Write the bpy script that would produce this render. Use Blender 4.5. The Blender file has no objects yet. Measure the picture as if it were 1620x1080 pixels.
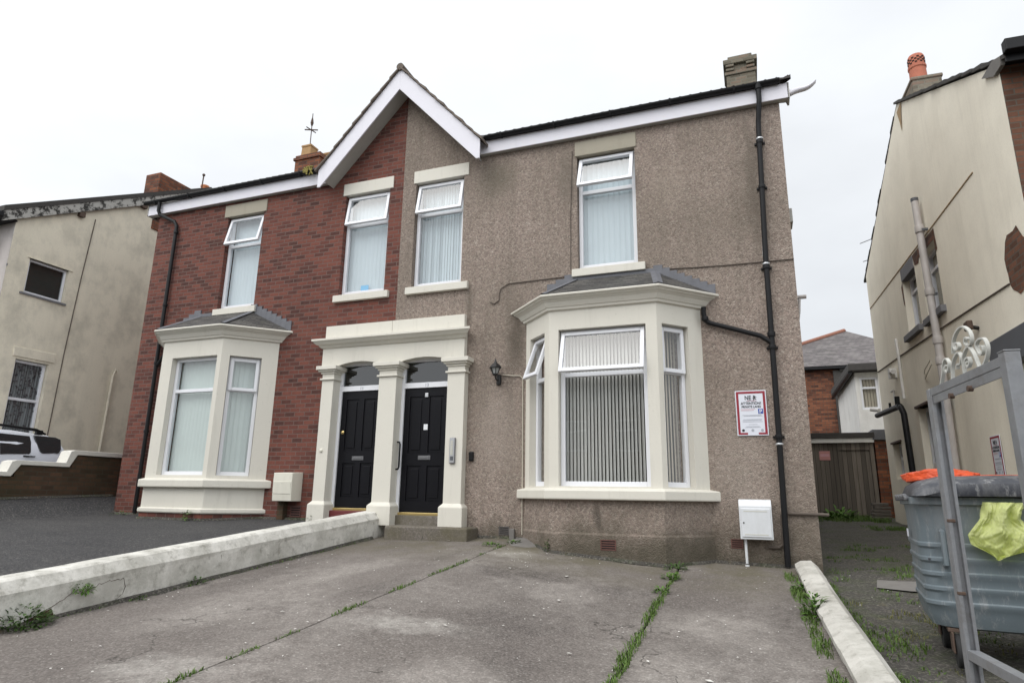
import bpy, bmesh, math, random
from mathutils import Matrix, Vector, noise
R = math.radians
random.seed(7)
SC = bpy.context.scene
COL = SC.collection

# ------------------------------------------------------------------ camera, sky, sun, exposure
cam_d = bpy.data.cameras.new('camera'); cam = bpy.data.objects.new('camera', cam_d); COL.objects.link(cam)
yaw, pitch, roll = -0.3632, 0.2392, 0.0157
sy, cy, sp, cp = math.sin(yaw), math.cos(yaw), math.sin(pitch), math.cos(pitch)
Fv = Vector((sy*cp, cy*cp, sp)); r0 = Vector((cy, -sy, 0)); u0 = r0.cross(Fv)
Rv = r0*math.cos(roll) + u0*math.sin(roll); Uv = u0*math.cos(roll) - r0*math.sin(roll)
cam.matrix_world = Matrix(((Rv.x, Uv.x, -Fv.x, 5.5289), (Rv.y, Uv.y, -Fv.y, -9.0), (Rv.z, Uv.z, -Fv.z, 0.3174), (0, 0, 0, 1)))
cam_d.sensor_width = 36; cam_d.lens = 36*1009.7/1620; cam_d.clip_start = .05; cam_d.clip_end = 2000
SC.camera = cam

SUN_EL, SUN_AZ = R(52), R(205)          # azimuth clockwise from +y
world = bpy.data.worlds.new('World'); SC.world = world; world.use_nodes = True
wt = world.node_tree; wt.nodes.clear()
wo = wt.nodes.new('ShaderNodeOutputWorld'); bg = wt.nodes.new('ShaderNodeBackground'); bg.inputs['Strength'].default_value = .1
sky = wt.nodes.new('ShaderNodeTexSky'); sky.sky_type = 'NISHITA'; sky.sun_disc = False
sky.sun_elevation = SUN_EL; sky.sun_rotation = SUN_AZ
tc = wt.nodes.new('ShaderNodeTexCoord'); sep = wt.nodes.new('ShaderNodeSeparateXYZ'); wt.links.new(tc.outputs['Generated'], sep.inputs[0])
def wmath(op, a, b=None, c=None):
    n = wt.nodes.new('ShaderNodeMath'); n.operation = op
    for i, x in enumerate((a, b, c)):
        if x is None: continue
        if isinstance(x, (int, float)): n.inputs[i].default_value = x
        else: wt.links.new(x, n.inputs[i])
    return n.outputs[0]
zpos = wmath('MAXIMUM', sep.outputs[2], 0.0)
lum = wmath('MULTIPLY_ADD', zpos, 2.6, 8.0)                     # brighter towards the zenith, as an overcast sky is
wn = wt.nodes.new('ShaderNodeTexNoise'); wn.inputs['Scale'].default_value = 2.2; wn.inputs['Detail'].default_value = 5
wmap = wt.nodes.new('ShaderNodeMapping'); wmap.inputs['Scale'].default_value = (1, 1, 2.2)
wt.links.new(tc.outputs['Generated'], wmap.inputs[0]); wt.links.new(wmap.outputs[0], wn.inputs['Vector'])
cl = wmath('MULTIPLY_ADD', wn.outputs['Fac'], 4.6, -2.3)       # thinner cloud on the sun's side below
lum = wmath('MULTIPLY', wmath('ADD', lum, cl), wmath('MULTIPLY_ADD', sep.outputs[1], -.36, 1.0))
comb = wt.nodes.new('ShaderNodeCombineColor')
wt.links.new(wmath('MULTIPLY', lum, .972), comb.inputs[0]); wt.links.new(wmath('MULTIPLY', lum, 1.0), comb.inputs[1]); wt.links.new(wmath('MULTIPLY', lum, 1.03), comb.inputs[2])
wmix = wt.nodes.new('ShaderNodeMix'); wmix.data_type = 'RGBA'; wmix.inputs[0].default_value = .93
wt.links.new(sky.outputs[0], wmix.inputs[6]); wt.links.new(comb.outputs[0], wmix.inputs[7])
wt.links.new(wmix.outputs[2], bg.inputs['Color']); wt.links.new(bg.outputs[0], wo.inputs[0])

sun_d = bpy.data.lights.new('sun', 'SUN'); sun_d.energy = 1.1; sun_d.angle = R(45); sun_d.color = (1, .965, .92)
sun = bpy.data.objects.new('sun', sun_d); COL.objects.link(sun)
sdir = Vector((math.sin(SUN_AZ)*math.cos(SUN_EL), math.cos(SUN_AZ)*math.cos(SUN_EL), math.sin(SUN_EL)))
sun.rotation_euler = sdir.to_track_quat('Z', 'Y').to_euler(); sun.location = (0, -20, 30)
SC.view_settings.view_transform = 'Standard'; SC.view_settings.look = 'None'
SC.view_settings.exposure = 0.6; SC.view_settings.gamma = 1
SC.cycles.max_bounces = 8; SC.cycles.transparent_max_bounces = 16

# ------------------------------------------------------------------ materials
class NT:
    def __init__(s, name):
        s.m = bpy.data.materials.new(name); s.m.use_nodes = True; s.t = s.m.node_tree
        s.b = s.t.nodes['Principled BSDF']; s.out = s.t.nodes['Material Output']
        s.tc = s.t.nodes.new('ShaderNodeTexCoord').outputs['Object']
    def n(s, typ, ins=None, **props):
        k = s.t.nodes.new('ShaderNode'+typ)
        for a, b in props.items(): setattr(k, a, b)
        for a, b in (ins or {}).items():
            if hasattr(b, 'is_linked'): s.t.links.new(b, k.inputs[a])
            else: k.inputs[a].default_value = b
        return k
    def noise(s, scale, detail=4, rough=.55, vec=None, dist=0):
        return s.n('TexNoise', {'Scale': scale, 'Detail': detail, 'Roughness': rough, 'Distortion': dist, 'Vector': vec or s.tc}).outputs['Fac']
    def map(s, scale=(1, 1, 1), rot=(0, 0, 0), loc=(0, 0, 0), vec=None):
        return s.n('Mapping', {'Vector': vec or s.tc, 'Scale': scale, 'Rotation': rot, 'Location': loc}).outputs[0]
    def ramp(s, fac, stops, interp='LINEAR'):
        k = s.n('ValToRGB', {'Fac': fac}); cr = k.color_ramp; cr.interpolation = interp
        while len(cr.elements) < len(stops): cr.elements.new(.5)
        for e, (p, c) in zip(cr.elements, stops):
            e.position = p; e.color = (c, c, c, 1) if isinstance(c, (int, float)) else (*c, 1)
        return k.outputs['Color']
    def mix(s, fac, a, b, blend='MIX'):
        k = s.n('Mix', data_type='RGBA', blend_type=blend)
        for i, x in ((0, fac), (6, a), (7, b)):
            if hasattr(x, 'is_linked'): s.t.links.new(x, k.inputs[i])
            else: k.inputs[i].default_value = x if i == 0 else (*x, 1)
        return k.outputs[2]
    def math(s, op, a, b=0., c=None):
        k = s.n('Math', operation=op)
        for i, x in enumerate((a, b, c)):
            if x is None: continue
            if hasattr(x, 'is_linked'): s.t.links.new(x, k.inputs[i])
            else: k.inputs[i].default_value = x
        return k.outputs[0]
    def base(s, c): s.set('Base Color', c)
    def set(s, k, v):
        if hasattr(v, 'is_linked'): s.t.links.new(v, s.b.inputs[k])
        else: s.b.inputs[k].default_value = (*v, 1) if isinstance(v, tuple) and len(v) == 3 else v
    def bump(s, h, strength=.3, dist=.01):
        k = s.n('Bump', {'Height': h, 'Strength': strength, 'Distance': dist}); s.t.links.new(k.outputs[0], s.b.inputs['Normal'])
    def xyz(s):
        return s.n('SeparateXYZ', {0: s.tc}).outputs

def m_plain(name, c, rough=.5, var=.12, scale=6, metal=0, bump=0, dirt=None, dirtamt=.5, spec=None):
    s = NT(name)
    f = s.noise(scale, 5)
    col = s.mix(f, tuple(x*(1-var) for x in c), tuple(min(1, x*(1+var)) for x in c))
    if dirt:
        g = s.ramp(s.noise(scale*.8, 8, .7, s.map((1, 1, .35))), [(.45, 0), (.75, dirtamt)])
        col = s.mix(g, col, dirt)
    s.base(col); s.set('Roughness', rough); s.set('Metallic', metal)
    if spec is not None: s.set('Specular IOR Level', spec)
    if bump: s.bump(s.noise(scale*12, 4), bump, .004)
    return s.m

def m_pebble(name):
    s = NT(name)
    v = s.n('TexVoronoi', {'Vector': s.tc, 'Scale': 82.0, 'Randomness': 1.0})
    rnd = s.n('SeparateColor', {0: v.outputs['Color']}).outputs[0]
    peb = s.ramp(rnd, [(0, (.105, .089, .08)), (.18, (.225, .189, .165)), (.5, (.335, .282, .244)), (.75, (.43, .36, .315)), (.93, (.52, .46, .40)), (1, (.75, .70, .63))])
    v2 = s.n('TexVoronoi', {'Vector': s.tc, 'Scale': 40.0, 'Randomness': 1.0})
    r2 = s.n('SeparateColor', {0: v2.outputs['Color']}).outputs[1]
    peb = s.mix(.45, s.mix(.25, peb, (.30, .255, .22)), s.ramp(r2, [(0, (.14, .118, .105)), (.4, (.325, .272, .237)), (.8, (.42, .342, .30)), (1, (.54, .48, .42))]))
    peb = s.mix(s.ramp(s.noise(13, 6, .75), [(.38, 0), (.7, .45)]), peb, (.20, .135, .12))
    big = s.noise(.55, 5, .6)
    peb = s.mix(s.ramp(big, [(.36, .0), (.68, .5)]), peb, (.17, .148, .118))
    st = s.noise(1.0, 7, .65, s.map((2.6, 2.6, .22)))
    peb = s.mix(s.ramp(st, [(.5, 0), (.78, .45)]), peb, (.10, .088, .07))
    wv = s.n('VectorMath', {0: s.tc, 1: s.n('VectorMath', {0: s.n('TexNoise', {'Vector': s.tc, 'Scale': 3.0, 'Detail': 7, 'Roughness': .7}).outputs['Color'], 1: (.3, 0, .5)}, operation='MULTIPLY').outputs[0]}, operation='ADD').outputs[0]
    for (px, pz, rx_, rz_, c_, am) in ((2.2, 2.75, .22, .8, (.09, .078, .062), .75), (3.1, 3.2, .1, .5, (.1, .088, .07), .6), (4.2, 3.3, .12, .5, (.1, .088, .07), .5), (5.75, 4.6, .16, 1.7, (.12, .105, .085), .55), (1.35, 3.3, .09, .6, (.1, .088, .07), .55), (1.8, 5.5, .5, .5, (.11, .105, .075), .5),
                                       (4.8, -.25, .3, .28, (.06, .056, .042), .6), (3.55, .05, .12, .25, (.05, .045, .036), .7), (3.0, 5.2, .25, .7, (.11, .10, .08), .45), (1.9, 1.3, .55, 1.0, (.40, .35, .31), .4), (5.3, .8, .5, .9, (.38, .34, .3), .35), (4.6, 4.9, .4, .6, (.36, .31, .26), .3)):
        mp = s.n('Mapping', {'Vector': wv, 'Location': (px-3.1+.15, 0, pz+.5+.25), 'Scale': (rx_, 1000, rz_)}, vector_type='TEXTURE').outputs[0]
        dd = s.n('VectorMath', {0: mp}, operation='LENGTH').outputs['Value']
        f_ = s.n('SeparateColor', {0: s.ramp(dd, [(.2, am), (1.0, 0)], 'EASE')}).outputs[0]
        peb = s.mix(s.math('MULTIPLY', f_, s.math('MULTIPLY_ADD', rnd, .5, .6)), peb, c_)
    z = s.math('SUBTRACT', s.xyz()[2], .5)
    damp = s.math('ADD', s.math('MULTIPLY', z, -1.6), s.math('MULTIPLY', s.noise(2.2, 6, .6), 1.6))
    peb = s.mix(s.ramp(s.math('ADD', damp, -.42), [(.3, 0), (1.0, .75)]), peb, (.07, .064, .045))   # damp, mossy foot
    peb = s.mix(1.0, peb, (.965, .95, .925), 'MULTIPLY')
    s.base(peb); s.set('Roughness', .95); s.set('Specular IOR Level', .25)
    h = s.math('ADD', s.math('MULTIPLY', v.outputs['Distance'], -1.0), s.math('MULTIPLY', v2.outputs['Distance'], -.6))
    s.bump(h, .7, .014)
    return s.m

def m_brick(name, pal, mortar, bw=.225, bh=.0795, mw=.009, dirt=.3, vec=None, dark=(.03, .02, .018)):
    s = NT(name)
    if vec is None:
        x, y, z = s.xyz()
        vec = s.n('CombineXYZ', {0: s.math('ADD', x, y), 1: z, 2: 0.0}).outputs[0]
    br = s.n('TexBrick', {'Vector': vec, 'Color1': (0, 0, 0, 1), 'Color2': (1, 1, 1, 1), 'Mortar': (.5, .5, .5, 1), 'Scale': 1.0, 'Mortar Size': mw, 'Mortar Smooth': .15, 'Bias': 0.0, 'Brick Width': bw, 'Row Height': bh})
    n = len(pal)
    bc = s.ramp(s.n('SeparateColor', {0: br.outputs['Color']}).outputs[0], [(i/(n-1), c) for i, c in enumerate(pal)])
    bc = s.mix(s.ramp(s.noise(28, 5, .7), [(.35, 0), (.75, .45)]), bc, tuple(x*.45 for x in pal[0]))
    bc = s.mix(s.ramp(s.noise(7, 5, .7), [(.35, 0), (.8, .4)]), bc, tuple(x*1.25 for x in pal[-1]))
    col = s.mix(br.outputs['Fac'], bc, s.mix(s.noise(14, 3), mortar, tuple(x*.55 for x in mortar)))
    col = s.mix(s.ramp(s.noise(.7, 7, .65, s.map((1, 1, .5))), [(.42, 0), (.75, dirt)]), col, dark)
    s.base(col); s.set('Roughness', .9); s.set('Specular IOR Level', .25)
    s.bump(s.math('ADD', s.math('MULTIPLY', br.outputs['Fac'], -1.0), s.math('MULTIPLY', s.noise(60, 3), .35)), .55, .008)
    return s.m

def m_render(name, c, stain, amt, sk=.9):
    s = NT(name)
    col = s.mix(s.noise(1.3, 6, .6), tuple(x*.88 for x in c), tuple(min(1, x*1.08) for x in c))
    blot = s.noise(1.5, 8, .68, s.map((1, 1, .8)))
    col = s.mix(s.ramp(blot, [(.46, 0), (.72, amt)]), col, stain)
    streak = s.noise(1.0, 8, .7, s.map((3.2, 3.2, .22)))
    col = s.mix(s.ramp(streak, [(.5, 0), (.75, amt*sk)]), col, tuple(x*.8 for x in stain))
    col = s.mix(s.ramp(s.noise(30, 4, .7), [(.5, 0), (.8, .18)]), col, tuple(x*.6 for x in stain))
    s.base(col); s.set('Roughness', .92); s.set('Specular IOR Level', .2)
    s.bump(s.noise(45, 6, .7), .35, .006)
    return s.m

def m_paint(name, c, dirt=(.16, .145, .11), amt=.4):
    s = NT(name)
    col = s.mix(s.noise(2.5, 5), tuple(x*.93 for x in c), c)
    st = s.noise(1.0, 8, .7, s.map((7, 7, .8)))
    col = s.mix(s.ramp(st, [(.54, 0), (.85, amt*.7)]), col, dirt)
    sp = s.noise(22, 6, .75)
    col = s.mix(s.ramp(sp, [(.6, 0), (.74, amt)]), col, dirt)
    s.base(col); s.set('Roughness', .6); s.set('Specular IOR Level', .3)
    s.bump(s.math('ADD', s.noise(40, 4), s.math('MULTIPLY', s.noise(5, 3), .8)), .16, .008)
    return s.m

def m_wallpaint(name, c=(.74, .72, .665)):
    s = NT(name)
    col = s.mix(s.noise(3, 6, .6), tuple(x*.8 for x in c), c)
    col = s.mix(s.ramp(s.noise(2.2, 9, .72), [(.43, 0), (.62, .6)]), col, (.31, .30, .26))
    col = s.mix(s.ramp(s.noise(7, 9, .75), [(.52, 0), (.69, .65)]), col, (.14, .13, .10))
    col = s.mix(s.ramp(s.noise(38, 4, .75), [(.6, 0), (.75, .5)]), col, (.08, .075, .06))
    s.base(col); s.set('Roughness', .9); s.set('Specular IOR Level', .2)
    s.bump(s.math('ADD', s.noise(30, 7, .7), s.math('MULTIPLY', s.noise(4, 4), 1.5)), .5, .012)
    return s.m

PALE_, DARK_, WHT_ = (.34, .315, .295), (.062, .055, .052), (.55, .53, .50)
STAINS = [(2.87, -4.15, .75, .35, 20, WHT_, .5), (1.25, -2.6, .35, 1.5, -8, PALE_, .7), (1.1, -4.6, .5, .9, 0, PALE_, .55), (3.6, -2.5, .6, .5, 0, PALE_, .6), (5.15, -3.0, .6, .8, 0, PALE_, .75), (4.9, -4.2, .35, .9, 10, PALE_, .6),
          (3.6, -5.0, .5, .5, 0, PALE_, .6), (3.0, -1.9, .75, .45, 0, DARK_, .85), (4.15, -2.1, .35, .5, 0, DARK_, .6), (3.5, -3.7, .6, .7, 0, DARK_, .7), (5.7, -2.4, .3, 1.3, 0, DARK_, .6), (.4, -3.2, .3, 2.0, 0, DARK_, .6), (1.9, -1.5, .3, .8, 0, DARK_, .5), (2.5, -1.0, .45, .4, 0, WHT_, .7), (1.9, -5.7, .5, .35, 0, WHT_, .4), (2.0, -3.3, .3, .8, 0, DARK_, .6), (3.9, -4.6, .25, .8, 20, DARK_, .5)]
def m_concrete(name):
    s = NT(name)
    col = s.mix(s.noise(1.6, 9, .72), (.105, .092, .085), (.205, .184, .172))
    col = s.mix(s.ramp(s.noise(.33, 4, .55, s.map(loc=(2, 7, 0))), [(.42, 0), (.62, .62)]), col, (.088, .077, .072))
    pale = s.math('MULTIPLY', s.n('SeparateColor', {0: s.ramp(s.noise(.5, 4, .6, s.map((1, .7, 1), (0, 0, .5), (4, 1, 0))), [(.46, 0), (.66, 1)])}).outputs[0], s.n('SeparateColor', {0: s.ramp(s.noise(7, 9, .75), [(.36, 0), (.66, 1)])}).outputs[0])
    col = s.mix(s.math('MULTIPLY', pale, .8), col, (.37, .345, .325))
    col = s.mix(s.ramp(s.noise(2.6, 8, .75, s.map(loc=(1, 3, 8))), [(.56, 0), (.7, .5)]), col, (.07, .06, .056))
    wobv = s.n('VectorMath', {0: s.tc, 1: s.n('VectorMath', {0: s.n('TexNoise', {'Vector': s.tc, 'Scale': 2.4, 'Detail': 7, 'Roughness': .65}).outputs['Color'], 1: (.9, .9, 0)}, operation='MULTIPLY').outputs[0]}, operation='ADD').outputs[0]
    fine = s.n('SeparateColor', {0: s.ramp(s.noise(9, 9, .78), [(.34, .15), (.62, 1)])}).outputs[0]
    for (px, py, rx_, ry_, rot, c_, am) in STAINS:
        mp = s.n('Mapping', {'Vector': wobv, 'Location': (px+.45, py+.45, 0), 'Rotation': (0, 0, R(rot)), 'Scale': (rx_, ry_, 1000)}, vector_type='TEXTURE').outputs[0]
        flat = s.n('VectorMath', {0: mp, 1: (1, 1, 0)}, operation='MULTIPLY').outputs[0]
        dd = s.n('VectorMath', {0: flat}, operation='LENGTH').outputs['Value']
        f_ = s.n('SeparateColor', {0: s.ramp(dd, [(.25, min(1, am*1.2)), (1.0, 0)], 'EASE')}).outputs[0]
        col = s.mix(s.math('MULTIPLY', f_, fine), col, c_)
    crk = s.n('TexVoronoi', {'Vector': s.n('VectorMath', {0: s.tc, 1: s.n('TexNoise', {'Vector': s.tc, 'Scale': 3.0, 'Detail': 5}).outputs['Color']}, operation='ADD').outputs[0], 'Scale': .42}, feature='DISTANCE_TO_EDGE').outputs['Distance']
    col = s.mix(s.math('MULTIPLY', s.n('SeparateColor', {0: s.ramp(crk, [(.0, 1), (.004, .6), (.008, 0)])}).outputs[0], s.n('SeparateColor', {0: s.ramp(s.noise(.8, 3, .6), [(.5, 0), (.56, 1)])}).outputs[0]), col, (.035, .032, .028))
    v = s.n('TexVoronoi', {'Vector': s.tc, 'Scale': 75.0})
    r = s.n('SeparateColor', {0: v.outputs['Color']}).outputs[0]
    col = s.mix(.34, col, s.ramp(r, [(0, (.04, .036, .034)), (.3, (.11, .095, .088)), (.75, (.19, .165, .155)), (.95, (.28, .25, .24)), (1, (.42, .4, .38))]))
    v3 = s.n('TexVoronoi', {'Vector': s.tc, 'Scale': 11.0})
    spot = s.ramp(v3.outputs['Distance'], [(.0, .9), (.035, .8), (.06, 0)])
    gate = s.ramp(s.n('SeparateColor', {0: v3.outputs['Color']}).outputs[2], [(.94, 0), (.95, 1)])
    col = s.mix(s.math('MULTIPLY', s.n('SeparateColor', {0: spot}).outputs[0], s.n('SeparateColor', {0: gate}).outputs[0]), col, (.55, .54, .52))
    moss = s.ramp(s.noise(1.6, 9, .7, s.map((1, 1, 1), loc=(5, 2, 0))), [(.36, 0), (.62, .72)])
    y = s.xyz()[1]
    near = s.ramp(s.math('MULTIPLY_ADD', y, .45, 1.05), [(.1, 0), (.8, 1)])
    col = s.mix(s.math('MULTIPLY', s.n('SeparateColor', {0: moss}).outputs[0], s.n('SeparateColor', {0: near}).outputs[0]), col, (.105, .094, .056))
    col = s.mix(1.0, col, (1.03, 1.025, .99), 'MULTIPLY')
    s.base(col); s.set('Roughness', .88); s.set('Specular IOR Level', .3)
    s.bump(s.math('ADD', s.math('MULTIPLY', v.outputs['Distance'], -.6), s.noise(18, 8, .7)), .4, .008)
    return s.m

def m_asphalt(name, k=1):
    s = NT(name)
    col = s.mix(s.noise(1.0, 7, .65), (.02*k, .02*k, .022*k), (.04*k, .039*k, .041*k))
    v = s.n('TexVoronoi', {'Vector': s.tc, 'Scale': 60.0})
    r = s.n('SeparateColor', {0: v.outputs['Color']}).outputs[0]
    col = s.mix(s.ramp(s.noise(.6, 7, .65, s.map((1, 2.2, 1))), [(.42, 0), (.65, .6)]), col, (.07, .067, .064))
    col = s.mix(.55, col, s.ramp(r, [(0, (.006, .006, .007)), (.6, (.036, .035, .036)), (.93, (.085, .08, .076)), (1, (.16, .15, .14))]))
    s.base(col); s.set('Roughness', .85)
    s.bump(s.math('MULTIPLY', v.outputs['Distance'], -1.), .6, .008)
    return s.m

def m_soil(name):
    s = NT(name)
    col = s.mix(s.noise(1.4, 9, .7), (.03, .027, .023), (.11, .10, .09))
    col = s.mix(s.ramp(s.noise(2.4, 8, .7, s.map(loc=(3, 1, 0))), [(.48, 0), (.62, .8)]), col, (.05, .065, .022))
    col = s.mix(s.ramp(s.noise(3.3, 9, .75, s.map(loc=(9, 4, 2))), [(.58, 0), (.7, .75)]), col, (.21, .17, .085))
    v = s.n('TexVoronoi', {'Vector': s.tc, 'Scale': 60.0}); r = s.n('SeparateColor', {0: v.outputs['Color']}).outputs[0]
    col = s.mix(.35, col, s.ramp(r, [(0, (.015, .014, .012)), (.7, (.08, .075, .06)), (1, (.3, .28, .24))]))
    s.base(col); s.set('Roughness', .95)
    s.bump(s.math('ADD', s.noise(14, 9, .75), s.math('MULTIPLY', v.outputs['Distance'], -.5)), .8, .03)
    return s.m

def m_glass(name, tint=(.95, .96, .96), ior=1.9):
    s = NT(name); t = s.t
    fc = s.n('LayerWeight', {'Blend': .5}).outputs['Facing']
    fr = s.math('MULTIPLY_ADD', s.math('POWER', fc, 4.0), .88, .045*ior)
    tr = s.n('BsdfTransparent', {'Color': (*tint, 1)}); gl = s.n('BsdfGlossy', {'Color': (1, 1, 1, 1), 'Roughness': .01})
    nm = s.n('Bump', {'Height': s.noise(1.5, 2), 'Strength': .05, 'Distance': .02}); t.links.new(nm.outputs[0], gl.inputs['Normal'])
    mx = s.n('MixShader', {0: fr}); t.links.new(tr.outputs[0], mx.inputs[1]); t.links.new(gl.outputs[0], mx.inputs[2])
    t.links.new(mx.outputs[0], s.out.inputs[0]); t.nodes.remove(s.b)
    return s.m

def m_wood(name, c):
    s = NT(name)
    x, y, z = s.xyz()
    board = s.math('FLOOR', s.math('MULTIPLY', x, 9.5))
    rnd = s.n('TexWhiteNoise', {'W': board}, noise_dimensions='1D').outputs[0]
    col = s.mix(rnd, tuple(v*.6 for v in c), tuple(v*1.3 for v in c))
    col = s.mix(s.ramp(s.noise(2, 8, .7, s.map((14, 14, .8))), [(.4, 0), (.7, .6)]), col, tuple(v*.4 for v in c))
    gap = s.math('LESS_THAN', s.math('FRACT', s.math('MULTIPLY', x, 9.5)), .07)
    col = s.mix(gap, col, (.01, .009, .008))
    s.base(col); s.set('Roughness', .9); s.bump(s.math('MULTIPLY', gap, -1.), .8, .01)
    return s.m

def m_slate(name, pal=((.05, .05, .054), (.085, .083, .085), (.13, .125, .12)), bw=.25, bh=.13):
    s = NT(name)
    x, y, z = s.xyz()
    vec = s.n('CombineXYZ', {0: s.math('ADD', x, s.math('MULTIPLY', y, .6)), 1: s.math('ADD', z, s.math('MULTIPLY', y, .45)), 2: 0.0}).outputs[0]
    br = s.n('TexBrick', {'Vector': vec, 'Color1': (0, 0, 0, 1), 'Color2': (1, 1, 1, 1), 'Mortar': (.5, .5, .5, 1), 'Scale': 1.0, 'Mortar Size': .005, 'Mortar Smooth': .1, 'Brick Width': bw, 'Row Height': bh})
    bc = s.ramp(s.n('SeparateColor', {0: br.outputs['Color']}).outputs[0], [(0, pal[0]), (.5, pal[1]), (1, pal[2])])
    bc = s.mix(s.ramp(s.noise(9, 7, .7), [(.5, 0), (.75, .4)]), bc, (.16, .16, .12))
    col = s.mix(br.outputs['Fac'], bc, (.012, .012, .012))
    s.base(col); s.set('Roughness', .7); s.bump(s.math('MULTIPLY', br.outputs['Fac'], -1.), .7, .01)
    return s.m

def m_leaf(name, a, b):
    s = NT(name)
    oi = s.n('TexWhiteNoise', {'Vector': s.n('NewGeometry').outputs['Position']}, noise_dimensions='3D').outputs[0]
    s.base(s.mix(s.noise(40, 2), a, b)); s.set('Roughness', .6); s.set('Specular IOR Level', .3)
    return s.m

def m_bag(name, c, alpha_t):
    s = NT(name); t = s.t
    col = s.mix(s.noise(9, 6, .7), tuple(x*.75 for x in c), c)
    s.base(col); s.set('Roughness', .35)
    s.bump(s.noise(16, 5, .6, dist=1.5), .5, .03)
    if alpha_t:
        tl = s.n('BsdfTranslucent', {'Color': col}); tp = s.n('BsdfTransparent', {'Color': (*c, 1)})
        m1 = s.n('MixShader', {0: .2}); t.links.new(s.b.outputs[0], m1.inputs[1]); t.links.new(tl.outputs[0], m1.inputs[2])
        m2 = s.n('MixShader', {0: alpha_t}); t.links.new(m1.outputs[0], m2.inputs[1]); t.links.new(tp.outputs[0], m2.inputs[2])
        t.links.new(m2.outputs[0], s.out.inputs[0])
    return s.m

def m_flake(name):   # flaking painted verge board
    s = NT(name)
    col = s.mix(s.ramp(s.noise(6, 9, .78), [(.44, 0), (.5, 1)]), (.03, .028, .025), (.42, .41, .38))
    s.base(col); s.set('Roughness', .9); s.bump(s.noise(9, 9, .78), .6, .01)
    return s.m

def m_galv(name):
    s = NT(name)
    col = s.mix(s.noise(22, 5, .7), (.19, .195, .205), (.33, .34, .355))
    col = s.mix(s.ramp(s.noise(5, 8, .75), [(.52, 0), (.7, .55)]), col, (.16, .14, .12))
    s.base(col); s.set('Metallic', .55); s.set('Roughness', .5)
    s.bump(s.noise(70, 3), .1, .002)
    return s.m

def m_binpaint(name, c):
    s = NT(name)
    col = s.mix(s.noise(3, 6), tuple(x*.8 for x in c), tuple(x*1.15 for x in c))
    col = s.mix(s.ramp(s.noise(2.0, 9, .75, s.map((2, 2, .6))), [(.48, 0), (.66, .55)]), col, (.2, .2, .2))
    col = s.mix(s.ramp(s.noise(16, 8, .8, s.map((1, 1, .2))), [(.54, 0), (.66, .7)]), col, (.33, .33, .325))
    col = s.mix(s.ramp(s.noise(5, 8, .7), [(.6, 0), (.75, .45)]), col, (.07, .06, .05))
    s.base(col); s.set('Roughness', .5)
    s.bump(s.noise(25, 5), .15, .006)
    return s.m

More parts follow.
